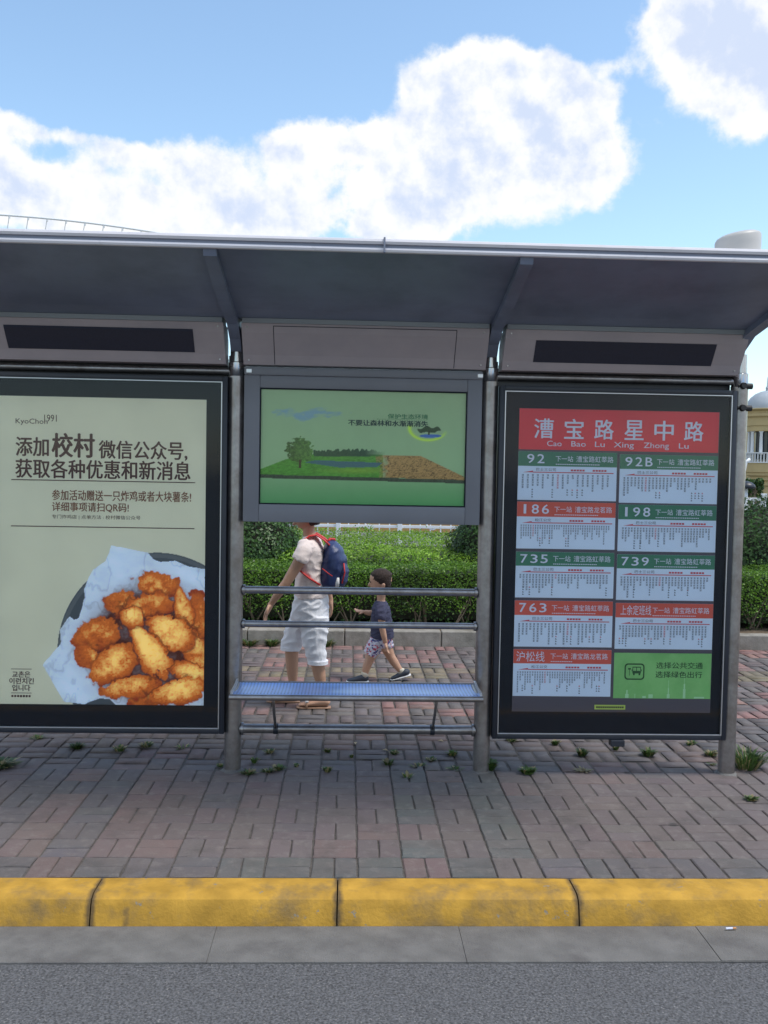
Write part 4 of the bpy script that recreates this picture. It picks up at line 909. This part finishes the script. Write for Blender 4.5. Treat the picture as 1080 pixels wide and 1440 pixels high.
# slim poles and a garden lamp seen right of the shelter
MB().tube([(8.24,12.2,-.03),(8.235,12.2,1.5),(8.23,12.2,2.80)], [.055,.05,.045], 14).tube([(8.23,12.2,2.80),(8.23,12.2,2.86)], [.06,.02], 14).build('white_pole', M['white'], smooth=True, angle=40, label='plain white pole at the right edge in front of the domed building', cat='pole')
MB().tube([(7.44,12.0,0),(7.445,12.0,1.2),(7.455,12.0,1.85),(7.49,12.0,2.03),(7.56,12.0,2.08)], .03, 12).build('curved_pole', M['white'], smooth=True, label='thin white pole with a bent tip beside the right end post', cat='pole')
lpo = empty('garden_lamp', (8.38,14,0), label='small garden lamp with a dark mushroom cap and white stem', cat='lamp')
MB().tube([(8.38,14,-.02),(8.38,14,1.50)], .035, 12).build('stem', M['white'], lpo, smooth=True)
MB().tube([(8.38,14,1.50),(8.38,14,1.53),(8.38,14,1.58),(8.38,14,1.63),(8.38,14,1.66)], [.16,.19,.17,.11,.02], 18).build('cap', M['navy'], lpo, smooth=True)
# domed pavilion
M['ochre'] = mat('ochre_render', (.50,.39,.20), .85, 0, 1.2, .06); M['trimw'] = mat('white_columns', (.70,.72,.74), .6); M['domegrey'] = mat('dome_lead', (.36,.40,.44), .5, 0, 1.5, .1)
M['winglass'] = mat('dark_window', (.03,.04,.05), .15)
bx, by = 31.95, 65.0
bd = empty('domed_building', (bx, by, 0), label='ochre pavilion with white columns, balcony and pale grey dome', cat='building')
def lathe(pr, seg=40): 
    V = []; F = []
    for r_, z in pr:
        for k in range(seg): a = 2*math.pi*k/seg; V.append((bx+r_*math.cos(a), by+r_*math.sin(a), z))
    for i in range(len(pr)-1):
        for k in range(seg): F.append((i*seg+k, i*seg+(k+1) % seg, (i+1)*seg+(k+1) % seg, (i+1)*seg+k))
    return MB().add(V, F)
lathe([(1.55,7.0),(1.55,7.2),(1.42,7.55),(1.2,7.9),(.85,8.2),(.45,8.38),(.12,8.45),(.10,8.6),(.14,8.65),(.05,8.8),(.02,9.5)]).build('dome', M['domegrey'], bd, smooth=True, angle=40)
lathe([(1.25,5.3),(1.30,5.35),(1.30,5.7),(1.38,5.75),(1.38,6.35),(1.60,6.45),(1.62,6.65),(1.45,6.7),(1.45,6.85),(1.75,6.95),(1.75,7.02),(1.5,7.05)]).build('entablature', M['ochre'], bd, smooth=True, angle=30)
lathe([(.75,3.2),(.75,5.4)]).build('inner_wall', M['winglass'], bd, smooth=True)
for k in range(10):
    a = 2*math.pi*(k+.4)/10; x, y = bx+1.18*math.cos(a), by+1.18*math.sin(a)
    MB().tube([(x,y,3.55),(x,y,3.65),(x,y,5.2),(x,y,5.3)], [.19,.13,.11,.19], 12).build('column', M['trimw'], bd, smooth=True, angle=40)
lathe([(1.42,3.62),(1.48,3.62),(1.48,3.70),(1.34,3.70)]).build('balcony_rail', M['trimw'], bd, smooth=True, angle=30)
for k in range(40):
    a = 2*math.pi*k/40; x, y = bx+1.40*math.cos(a), by+1.40*math.sin(a); MB().box(x-.035,x+.035,y-.035,y+.035,2.95,3.62).build('baluster', M['trimw'], bd)
lathe([(1.5,2.9),(1.5,2.98),(1.2,2.99)]).build('balcony_slab', M['trimw'], bd, smooth=True, angle=30)
lathe([(1.42,2.9),(1.42,2.2),(1.30,2.15),(1.30,1.95),(1.05,1.85),(1.05,1.6),(.8,1.5),(.8,1.2),(.55,1.1),(.50,0)]).build('base', M['ochre'], bd, smooth=True, angle=30)
MB().box(bx+.9,bx+16,by+.2,by+10,-.1,6.3).build('wall', M['ochre'], bd); MB().box(bx+.7,bx+16.2,by,by+10.2,6.3,6.6).build('cornice', M['trimw'], bd)
for k in range(5):
    for z in (1.0, 3.7): MB().box(bx+2.6+2.7*k,bx+3.9+2.7*k,by+.14,by+.21,z,z+1.7).build('window', M['winglass'], bd)
# tree left of the pavilion
def tree(cx, cy, h, r, seed, label, n=7000):
    e = empty('tree', (cx, cy, 0), label=label, cat='tree'); g = np.random.default_rng(seed); gr = random.Random(seed)
    mb = MB().tube([(cx,cy,-.1),(cx+.1,cy,h*.3),(cx-.05,cy,h*.6)], [.2,.15,.1], 8)
    P = []; Nn = []
    cl_ = [(gr.uniform(-.75,.75)*r, gr.uniform(-.75,.75)*r, h*gr.uniform(.42,.88), r*gr.uniform(.3,.5)) for _ in range(16)]
    for a, b, c, q in cl_: mb.tube([(cx,cy,h*.35),(cx+a*.5,cy+b*.5,c*.8),(cx+a,cy+b,c)], [.07,.05,.02], 5)
    mb.build('trunk', M['bark'], e, smooth=True)
    for a, b, c, q in cl_:
        k = n//16; d = g.normal(0,1,(k,3)); d /= np.linalg.norm(d,axis=1)[:,None]; P.append(d*q*(1-g.exponential(.12,k))[:,None]+np.array([cx+a,cy+b,c])); Nn.append(d)
    V, F = leaves(np.concatenate(P), np.concatenate(Nn), .20, seed); npmesh('crown', V, F, M['leafB'], e, kind='stuff')
tree(26.9, 60, 5.6, 1.0, 41, 'dark green tree left of the domed building')
tree(32.5, 50, 3.2, 1.6, 42, 'low dark tree in front of the domed building', 5000)
tree(23.6, 48, 1.75, .55, 43, 'small shrubby tree beside the garden lamp', 1600)
# arched hall roof far beyond the shelter
ah = empty('arched_hall', (-70,150,0), label='far hall with a thin white arched roof truss above the shelter roof', cat='building')
def arc_z(x): return 42.6 - ((x+66)**2)*.00205
pts = [(x, 150, arc_z(x)) for x in np.linspace(-112,-27,40)]
MB().tube(pts, .17, 8).build('top_chord', M['white'], ah, smooth=True)
pts2 = [(x, 151, arc_z(x)-2.6+.0*x) for x in np.linspace(-110,-36,36)]
MB().tube(pts2, .06, 6).build('bottom_chord', M['white'], ah, smooth=True)
for x in np.arange(-108,-30,3.05):
    MB().tube([(x,150,arc_z(x)),(x-.9,151,arc_z(x)-3.3)], .07, 5).build('strut', M['white'], ah)
    MB().tube([(x,150,arc_z(x)+.1),(x,150,arc_z(x)-.5)], .16, 5).build('joint', M['white'], ah)
hp = [(x, arc_z(x)-3.2) for x in np.linspace(-110,-33,24)]; V = [(x,151.5,z) for x,z in hp]+[(x,185,z) for x,z in hp]; n = len(hp)
MB().add(V, [(i,i+1,i+1+n,i+n) for i in range(n-1)]).build('roof', M['white'], ah, smooth=True)
V = [(x,151.6,z) for x,z in hp]+[(x,151.6,0) for x,z in hp]
MB().add(V, [(i,i+n,i+1+n,i+1) for i in range(n-1)]).build('wall', M['gutter'], ah)
print('background')

# ================================================================== PEOPLE
M['skin'] = mat('skin_tan', (.50,.29,.195), .5, 0, 12, .06, coords='Object'); M['skinc'] = mat('skin_child', (.51,.30,.205), .5, 0, 12, .06)
M['shirt'] = mat('pale_pink_cotton', (.85,.74,.71), .85, 0, 30, .04, .15, 90); M['pants'] = mat('pale_grey_cotton', (.78,.79,.84), .85, 0, 20, .06, .2, 80)
M['hair'] = mat('dark_brown_hair', (.030,.020,.016), .5, 0, 60, .4, .5, 200); M['hairc'] = mat('child_hair', (.035,.022,.018), .9, 0, 60, .35, .5, 200)
M['packnavy'] = mat('navy_nylon', (.022,.042,.135), .45, 0, 20, .15, .15, 90); M['packred'] = mat('red_strap', (.58,.035,.035), .6, 0, 30, .08)
M['sandal'] = mat('tan_sandal', (.34,.20,.13), .6); M['sole'] = mat('white_sole', (.75,.75,.76), .6); M['shoe'] = mat('dark_navy_shoe', (.028,.036,.055), .6)
M['cshirt'] = mat('dark_navy_cotton', (.040,.042,.085), .85, 0, 40, .12, .2, 80); M['sock'] = mat('cream_sock', (.62,.58,.48), .85)
M['lips'] = mat('lip', (.36,.12,.09), .5); M['eyew'] = mat('eye_white', (.7,.7,.7), .3); M['eyed'] = mat('eye_dark', (.02,.015,.01), .2)
def cshorts():
    m = mat('patterned_shorts', (.55,.55,.66), .85); t = m.node_tree; b = t.nodes['Principled BSDF']
    g = t.nodes.new('ShaderNodeNewGeometry'); v = t.nodes.new('ShaderNodeTexVoronoi'); v.inputs['Scale'].default_value = 75; t.links.new(g.outputs['Position'], v.inputs['Vector'])
    s = t.nodes.new('ShaderNodeSeparateColor'); t.links.new(v.outputs['Color'], s.inputs[0]); r = t.nodes.new('ShaderNodeValToRGB'); r.color_ramp.interpolation = 'CONSTANT'; t.links.new(s.outputs[0], r.inputs[0])
    e = r.color_ramp.elements; e[0].color = (.60,.60,.70,1); e[1].position = .45; e[1].color = (.50,.08,.14,1)
    q = e.new(.62); q.color = (.08,.09,.26,1); q = e.new(.80); q.color = (.62,.58,.66,1); t.links.new(r.outputs[0], b.inputs['Base Color']); return m
M['cshorts'] = cshorts()
def hand_mb(mb, w, p, side, spread, s, curl=1.0):
    """w wrist, p palm direction (unit), side thumb direction, spread palm-width direction"""
    w = Vector(w); p = Vector(p).normalized(); sp = Vector(spread); sp = (sp - p*sp.dot(p)).normalized(); nn = p.cross(sp)
    a = w - p*.02*s; L_ = .085*s
    mb.loft([(*(a), .020*s, .017*s), (*(w+p*.01*s), .022*s, .019*s), (*(w+p*L_*.45), .018*s, .034*s), (*(w+p*L_*.9), .015*s, .036*s), (*(w+p*L_*1.05), .010*s, .030*s)], 14, ref=tuple(sp))
    for i, (o_, ln) in enumerate(((-.028,.062),(-.010,.072),(.009,.068),(.027,.054))):
        b = w + p*L_*.9 + sp*o_*s; d = p + nn*.25*curl; q1 = b + d.normalized()*ln*.45*s; d2 = (p + nn*.75*curl).normalized(); q2 = q1 + d2*ln*.33*s; d3 = (p*.7 + nn*1.0*curl).normalized(); q3 = q2 + d3*ln*.28*s
        r_ = .0088*s; mb.loft([(*b, r_, r_), (*q1, r_*.95, r_*.95), (*q2, r_*.88, r_*.88), (*q3, r_*.6, r_*.6)], 8, ref=tuple(sp))
    b = w + p*L_*.25 + sp*(-.030)*s; q1 = b + (p*.7 - sp*.55 + nn*.2).normalized()*.034*s; q2 = q1 + (p + nn*.35 - sp*.1).normalized()*.030*s
    mb.loft([(*(w+p*L_*.2), .012*s, .012*s), (*b, .012*s, .012*s), (*q1, .010*s, .010*s), (*q2, .0068*s, .0068*s)], 8, ref=tuple(nn))
def foot(mb, heel, toe, ankle, w, h):
    hx = Vector(heel); tx = Vector(toe); d = tx-hx; L_ = d.length; u = d.normalized(); up = Vector((0,0,1)); up = (up-u*up.dot(u)).normalized()
    def at(t, zz, a, b): q = hx+u*L_*t+up*zz; return (q.x,q.y,q.z,a,b)
    mb.loft([at(-.0,h*.30,h*.22,w*.30), at(.06,h*.42,h*.42,w*.40), at(.25,h*.48,h*.48,w*.42), at(.5,h*.36,h*.36,w*.46), at(.75,h*.24,h*.24,w*.52), at(.92,h*.18,h*.18,w*.44), at(1.0,h*.14,h*.10,w*.25)], 14)
# ---- adult
K = .9854; AY = 1.47
def A_(x, z, a=None, b=None, dy=0.0):
    q = (x*K, AY+dy, 1.7163+(z-1.7163)*K+.010)
    return q if a is None else (*q, a*K, b*K)
ad = empty('person', (-.28, AY, 0), label='adult in pale pink T-shirt and rolled grey trousers walking left, wearing a backpack', cat='person')
B = MB()
torso = [(-.27,.56,.10,.14),(-.275,.66,.118,.160),(-.275,.75,.110,.150),(-.282,.86,.092,.138),(-.283,.98,.094,.150),(-.278,1.08,.096,.160),(-.275,1.14,.086,.160),(-.276,1.185,.062,.125),(-.280,1.215,.045,.070)]
B.loft([A_(x,z,a,b) for x,z,a,b in torso], 24)
B.loft([A_(-.278,1.17,.045,.052), A_(-.285,1.22,.045,.048), A_(-.293,1.27,.044,.045), A_(-.298,1.31,.046,.047)], 16)
hd = [(-.338,1.278,.030,.026),(-.335,1.296,.052,.044),(-.325,1.325,.072,.058),(-.315,1.36,.084,.068),(-.308,1.40,.089,.073),(-.303,1.44,.084,.070),(-.300,1.47,.066,.056),(-.299,1.492,.035,.030)]
B.loft([A_(*r) for r in hd], 22)
B.loft([A_(-.398,1.395,.008,.010), A_(-.408,1.37,.012,.012), A_(-.415,1.352,.014,.016), A_(-.400,1.342,.010,.014)], 10)
B.loft([A_(-.392,1.318,.014,.020), A_(-.400,1.312,.014,.022), A_(-.395,1.300,.012,.018)], 10)
for sy in (-1, 1):
    B.loft([A_(-.298,1.345,.010,.008,sy*.072), A_(-.294,1.365,.018,.010,sy*.076), A_(-.292,1.385,.018,.010,sy*.077), A_(-.296,1.398,.010,.007,sy*.074)], 10)
arm1 = [(-.300,1.165,.052,.050,-.125),(-.318,1.12,.048,.046,-.165),(-.355,1.04,.043,.041,-.185),(-.405,.955,.038,.036,-.195),(-.440,.895,.034,.033,-.20),(-.478,.845,.034,.031,-.20),(-.515,.79,.028,.025,-.195),(-.542,.750,.021,.019,-.19)]
arm2 = [(-.262,1.165,.052,.050,.125),(-.245,1.10,.047,.044,.165),(-.210,1.00,.041,.039,.18),(-.180,.93,.035,.034,.185),(-.160,.86,.033,.031,.18),(-.142,.79,.026,.024,.175),(-.130,.74,.020,.019,.17)]
for ar in (arm1, arm2): B.loft([A_(x,z,a,b,dy) for x,z,a,b,dy in ar], 14)
hand_mb(B, A_(-.545,.745,dy=-.19), (-.42,-.05,-.9), None, (.25,.95,0), .98, .55)
hand_mb(B, A_(-.129,.735,dy=.17), (.1,.0,-1), None, (.2,-.95,0), .98, .5)
leg1 = [(-.245,.60,.088,.085,-.08),(-.235,.48,.078,.075,-.085),(-.222,.38,.056,.055,-.085),(-.205,.27,.050,.049,-.085),(-.192,.20,.044,.044,-.085),(-.175,.12,.031,.032,-.085),(-.163,.07,.028,.030,-.085),(-.160,.03,.030,.030,-.085)]
leg2 = [(-.300,.60,.088,.085,.08),(-.365,.50,.076,.075,.085),(-.405,.41,.056,.055,.085),(-.410,.33,.050,.049,.085),(-.406,.24,.047,.046,.085),(-.400,.15,.037,.037,.085),(-.397,.08,.029,.031,.085),(-.393,.03,.030,.030,.085)]
for lg in (leg1, leg2): B.loft([A_(x,z,a,b,dy) for x,z,a,b,dy in lg], 16)
foot(B, (-.118*K, AY-.085, .016), (-.345*K, AY-.085, .016), None, .085, .070); foot(B, (-.352*K, AY+.085, .016), (-.580*K, AY+.085, .016), None, .085, .070)
remesh(B, 'body', M['skin'], .0048, ad, smooth=3)
Hh = MB(); Hh.loft([A_(x+.012,z+.004,a+.009,b+.010) for x,z,a,b in [(-.262,1.30,.030,.050),(-.268,1.335,.050,.064),(-.280,1.37,.070,.070),(-.285,1.41,.082,.074),(-.290,1.445,.084,.071),(-.296,1.475,.068,.058),(-.299,1.497,.036,.030)]], 20)
remesh(Hh, 'hair', M['hair'], .006, ad, smooth=4, wr=.003, wrs=60)
for sy in (-1, 1):
    e = MB().loft([A_(-.389,1.388,.003,.008,sy*.030), A_(-.391,1.394,.008,.013,sy*.030), A_(-.389,1.400,.003,.008,sy*.030)], 10); e.build('eye', M['eyed'], ad, smooth=True)
MB().loft([A_(-.404,1.311,.003,.016), A_(-.408,1.307,.006,.018), A_(-.404,1.302,.003,.014)], 10).build('mouth', M['lips'], ad, smooth=True)
T = MB(); T.loft([A_(x,z,a,b) for x,z,a,b in [(-.270,.775,.128,.162),(-.272,.83,.122,.160),(-.280,.90,.110,.158),(-.283,.98,.108,.165),(-.279,1.07,.110,.172),(-.275,1.13,.100,.174),(-.275,1.18,.080,.145),(-.278,1.212,.060,.092),(-.280,1.228,.052,.065)]], 26)
T.loft([A_(-.298,1.165,.066,.060,-.115), A_(-.318,1.125,.064,.058,-.165), A_(-.343,1.075,.062,.056,-.19), A_(-.352,1.055,.060,.055,-.192)], 16)
T.loft([A_(-.262,1.165,.066,.060,.115), A_(-.245,1.115,.062,.058,.165), A_(-.225,1.06,.060,.056,.185)], 16)
remesh(T, 'shirt', M['shirt'], .006, ad, smooth=4, wr=.009, wrs=13)
Pn = MB(); Pn.loft([A_(x,z,a,b) for x,z,a,b in [(-.268,.790,.122,.152),(-.268,.74,.130,.160),(-.272,.68,.138,.168),(-.276,.61,.142,.168),(-.280,.56,.125,.150)]], 26)
Pn.loft([A_(-.235,.64,.105,.088,-.078), A_(-.238,.55,.104,.090,-.085), A_(-.238,.47,.092,.084,-.088), A_(-.226,.39,.080,.078,-.088), A_(-.212,.33,.072,.070,-.088), A_(-.207,.300,.070,.066,-.088)], 18)
Pn.loft([A_(-.305,.64,.105,.088,.078), A_(-.345,.55,.100,.088,.085), A_(-.385,.475,.088,.082,.088), A_(-.412,.41,.080,.075,.088), A_(-.420,.365,.076,.070,.088)], 18)
remesh(Pn, 'trousers', M['pants'], .006, ad, smooth=3, wr=.011, wrs=12)
for dy, cx_, zc in ((-.088,-.2075,.306),(.088,-.4195,.372)):
    MB().tube([A_(cx_,zc-.012,dy=dy), A_(cx_,zc+.014,dy=dy)], .0745, 22).build('rolled_cuff', M['pants'], ad, smooth=True, angle=40)
for hx, tx, dy in ((-.108,-.358,-.085),(-.342,-.592,.085)):
    sb = MB().loft([(hx*K,AY+dy,.006,.010,.030),((hx*.8+tx*.2)*K,AY+dy,.007,.010,.038),((hx*.45+tx*.55)*K,AY+dy,.007,.010,.041),((hx*.15+tx*.85)*K,AY+dy,.007,.010,.044),(tx*K,AY+dy,.007,.008,.026)], 12)
    mid = (hx*.3+tx*.7)*K; q = [(mid, AY+dy-.046, .012), (mid, AY+dy-.036, .046), (mid, AY+dy, .060), (mid, AY+dy+.036, .046), (mid, AY+dy+.046, .012)]
    sb.tube(q, .009, 8); sb.build('sandal', M['sandal'], ad, smooth=True)
    MB().tube([(mid+.002, AY+dy-.040, .050), (mid-.001, AY+dy-.030, .060)], .012, 8).build('buckle', M['sole'], ad, smooth=True)
# backpack
bp = empty('backpack', A_(-.12,.86), label='navy backpack with red straps on the adult in the pink shirt', cat='backpack')
P_ = MB(); P_.loft([A_(-.135,.855,.066,.120), A_(-.138,.875,.082,.135), A_(-.128,.93,.098,.145), A_(-.112,1.00,.104,.148), A_(-.105,1.06,.098,.145), A_(-.115,1.12,.078,.130), A_(-.135,1.165,.048,.095), A_(-.148,1.185,.022,.05)], 26)
remesh(P_, 'bag', M['packnavy'], .007, bp, smooth=3, wr=.006, wrs=14)
Q = MB(); Q.loft([A_(-.060,.865,.035,.095), A_(-.045,.90,.045,.110), A_(-.036,.97,.045,.112), A_(-.045,1.03,.034,.10), A_(-.055,1.05,.018,.07)], 18)
remesh(Q, 'front_pocket', M['packnavy'], .007, bp, smooth=3, wr=.004, wrs=20)
MB().tube([A_(-.03,1.035,dy=-.10), A_(-.022,.97,dy=-.125), A_(-.040,.89,dy=-.115)], .005, 8).build('piping', M['packred'], bp, smooth=True)
MB().tube([A_(-.185,1.00,dy=-.148), A_(-.14,.965,dy=-.152), A_(-.11,.945,dy=-.153)], .004, 6).build('side_piping', M['packred'], bp, smooth=True)
MB().loft([A_(-.075,.865,.012,.006,-.146), A_(-.073,.90,.014,.008,-.149), A_(-.068,.935,.008,.006,-.146)], 10).build('bottle_tag', M['sole'], bp, smooth=True)
for sy in (-1, 1):
    st = [A_(-.135,1.165,dy=sy*.085), A_(-.180,1.205,dy=sy*.085), A_(-.235,1.238,dy=sy*.082), A_(-.285,1.228,dy=sy*.090), A_(-.345,1.185,dy=sy*.100), A_(-.385,1.11,dy=sy*.105), A_(-.378,1.03,dy=sy*.125), A_(-.335,.975,dy=sy*.160), A_(-.275,.930,dy=sy*.168), A_(-.200,.880,dy=sy*.135)]
    V = []; F = []; hw = [.034,.036,.034,.034,.034,.028,.022,.018,.016,.014]
    sg = MB(); pr = [(*p, .007, w_) for p, w_ in zip(st, hw)]; sg.loft(pr, 10); sg.build('strap', M['packred'], bp, smooth=True)
sg = MB().tube([A_(-.155,1.175,dy=-.03), A_(-.135,1.205,dy=-.02), A_(-.105,1.200,dy=.02), A_(-.10,1.168,dy=.03)], .011, 8).build('grab_loop', M['packred'], bp, smooth=True)
# ---- child
K2 = 1.0; CY = 2.25
def D_(x, z, a=None, b=None, dy=0.0):
    q = (x*K2, CY+dy, 1.7163+(z-1.7163)*K2)
    return q if a is None else (*q, a*K2, b*K2)
ch = empty('person', (.27, CY, 0), label='small child in navy T-shirt and patterned shorts striding left behind the adult', cat='person')
B = MB()
B.loft([D_(x,z,a,b) for x,z,a,b in [(.285,.26,.060,.075),(.288,.33,.078,.092),(.284,.40,.080,.092),(.280,.47,.074,.088),(.276,.55,.070,.092),(.274,.61,.062,.092),(.275,.645,.045,.07),(.276,.665,.032,.04)]], 22)
B.loft([D_(.276,.635,.034,.036), D_(.276,.68,.034,.034), D_(.274,.73,.038,.036)], 14)
B.loft([D_(x,z,a,b) for x,z,a,b in [(.236,.728,.028,.024),(.240,.745,.050,.042),(.252,.775,.072,.060),(.262,.81,.085,.070),(.270,.845,.092,.076),(.274,.875,.086,.072),(.276,.900,.062,.052),(.277,.915,.030,.026)]], 22)
B.loft([D_(.183,.812,.007,.008), D_(.176,.798,.009,.010), D_(.172,.788,.010,.011), D_(.184,.782,.008,.010)], 8)
B.loft([D_(.190,.765,.010,.015), D_(.187,.759,.010,.016), D_(.194,.750,.009,.013)], 8)
for sy in (-1, 1): B.loft([D_(.285,.775,.008,.007,sy*.070), D_(.289,.792,.015,.009,sy*.074), D_(.290,.808,.015,.009,sy*.076), D_(.286,.820,.008,.006,sy*.073)], 10)
B.loft([D_(x,z,a,b,dy) for x,z,a,b,dy in [(.272,.625,.036,.034,-.075),(.274,.57,.032,.030,-.105),(.280,.50,.028,.026,-.12),(.286,.455,.026,.024,-.125),(.298,.40,.024,.022,-.125),(.312,.35,.018,.017,-.12)]], 12)
B.loft([D_(x,z,a,b,dy) for x,z,a,b,dy in [(.268,.625,.036,.034,.075),(.245,.585,.031,.030,.10),(.215,.550,.026,.026,.11),(.180,.548,.023,.022,.105),(.145,.556,.018,.017,.10)]], 12)
hand_mb(B, D_(.313,.345,dy=-.12), (.22,0,-1), None, (.2,.97,0), .66, .5)
hand_mb(B, D_(.142,.557,dy=.10), (-1,0,.12), None, (0,.9,.3), .62, -.7)
B.loft([D_(x,z,a,b,dy) for x,z,a,b,dy in [(.255,.33,.058,.056,-.045),(.222,.26,.050,.048,-.05),(.188,.19,.038,.038,-.05),(.170,.145,.036,.036,-.05),(.158,.10,.030,.030,-.05),(.153,.06,.023,.024,-.05),(.156,.03,.022,.022,-.05)]], 14)
B.loft([D_(x,z,a,b,dy) for x,z,a,b,dy in [(.305,.33,.058,.056,.045),(.335,.26,.048,.046,.05),(.362,.20,.038,.037,.05),(.395,.15,.036,.035,.05),(.428,.105,.028,.028,.05),(.455,.07,.022,.023,.05),(.468,.05,.022,.022,.05)]], 14)
remesh(B, 'body', M['skinc'], .0038, ch, smooth=3)
Hh = MB(); Hh.loft([D_(x,z,a,b) for x,z,a,b in [(.322,.760,.028,.050),(.314,.785,.044,.066),(.304,.812,.060,.077),(.288,.838,.082,.083),(.276,.862,.094,.084),(.275,.888,.088,.076),(.276,.910,.066,.057),(.277,.928,.034,.030)]], 20)
remesh(Hh, 'hair', M['hairc'], .005, ch, smooth=3, wr=.0025, wrs=70)
for sy in (-1, 1): MB().loft([D_(.1855,.815,.002,.006,sy*.027), D_(.184,.820,.005,.010,sy*.027), D_(.186,.825,.002,.006,sy*.027)], 10).build('eye', M['eyed'], ch, smooth=True)
MB().loft([D_(.181,.759,.002,.011), D_(.179,.756,.004,.012), D_(.183,.752,.002,.010)], 8).build('mouth', M['lips'], ch, smooth=True)
T = MB(); T.loft([D_(x,z,a,b) for x,z,a,b in [(.290,.362,.098,.110),(.288,.42,.094,.108),(.283,.49,.088,.103),(.277,.56,.082,.104),(.274,.61,.072,.102),(.274,.645,.056,.080),(.275,.664,.044,.050)]], 24)
T.loft([D_(.272,.622,.046,.042,-.07), D_(.273,.58,.045,.042,-.108), D_(.272,.54,.044,.040,-.12), D_(.270,.528,.043,.040,-.121)], 14)
T.loft([D_(.268,.622,.046,.042,.07), D_(.250,.585,.043,.040,.10), D_(.232,.56,.041,.038,.11)], 14)
remesh(T, 'shirt', M['cshirt'], .005, ch, smooth=3, wr=.006, wrs=22)
Pn = MB(); Pn.loft([D_(.288,.385,.085,.098), D_(.285,.35,.088,.100), D_(.280,.31,.088,.098), D_(.278,.29,.07,.085)], 22)
Pn.loft([D_(.255,.345,.070,.056,-.045), D_(.225,.29,.068,.056,-.05), D_(.196,.245,.060,.054,-.052), D_(.188,.232,.058,.052,-.052)], 14)
Pn.loft([D_(.305,.345,.066,.056,.045), D_(.322,.30,.062,.056,.05), D_(.336,.262,.058,.052,.052)], 14)
remesh(Pn, 'shorts', M['cshorts'], .005, ch, smooth=2, wr=.006, wrs=25)
def shoe(heel, toe, dy, ank):
    hx = Vector((heel[0]*K2, CY+dy, heel[1])); tx = Vector((toe[0]*K2, CY+dy, toe[1])); u = (tx-hx); L_ = u.length; u.normalize(); up = Vector((u.z,0,-u.x)) if u.x < 0 else Vector((-u.z,0,u.x)); up = up if up.z > 0 else -up
    def at(t, h, a, b): q = hx+u*L_*t+up*h; return (q.x,q.y,q.z,a,b)
    s = MB().loft([at(0,.030,.014,.020), at(.06,.034,.026,.028), at(.25,.038,.031,.031), at(.45,.032,.024,.031), at(.7,.024,.016,.034), at(.9,.020,.012,.030), at(1.0,.017,.006,.016)], 16)
    o = s.build('shoe', M['shoe'], ch, smooth=True)
    MB().loft([at(-.03,.011,.007,.018), at(.02,.009,.009,.030), at(.3,.008,.009,.033), at(.6,.008,.009,.035), at(.88,.008,.009,.034), at(.98,.010,.008,.026), at(1.03,.013,.005,.012)], 14).build('sole', M['sole'], o, smooth=True)
    for t in (.42,.52,.62): a = at(t,.050-.03*(t-.3),0,0); MB().tube([(a[0],a[1]-.014,a[2]-.004),(a[0],a[1],a[2]),(a[0],a[1]+.014,a[2]-.004)], .0022, 6).build('lace', M['sole'], o)
    a = Vector(ank); MB().tube([a-Vector((0,0,.03)), a+Vector((0,0,.0)), a+Vector((0,0,.016)), a+Vector((0,0,.02))], [.026,.0275,.029,.024], 16).build('sock', M['sock'], ch, smooth=True)
shoe((.180,.002), (.008,.002), -.05, D_(.153,.072,dy=-.05)); shoe((.530,.040), (.372,-.003), .05, D_(.452,.080,dy=.05))
print('done', len(bpy.data.objects), sum(len(o.data.polygons) for o in bpy.data.objects if o.type == 'MESH'))
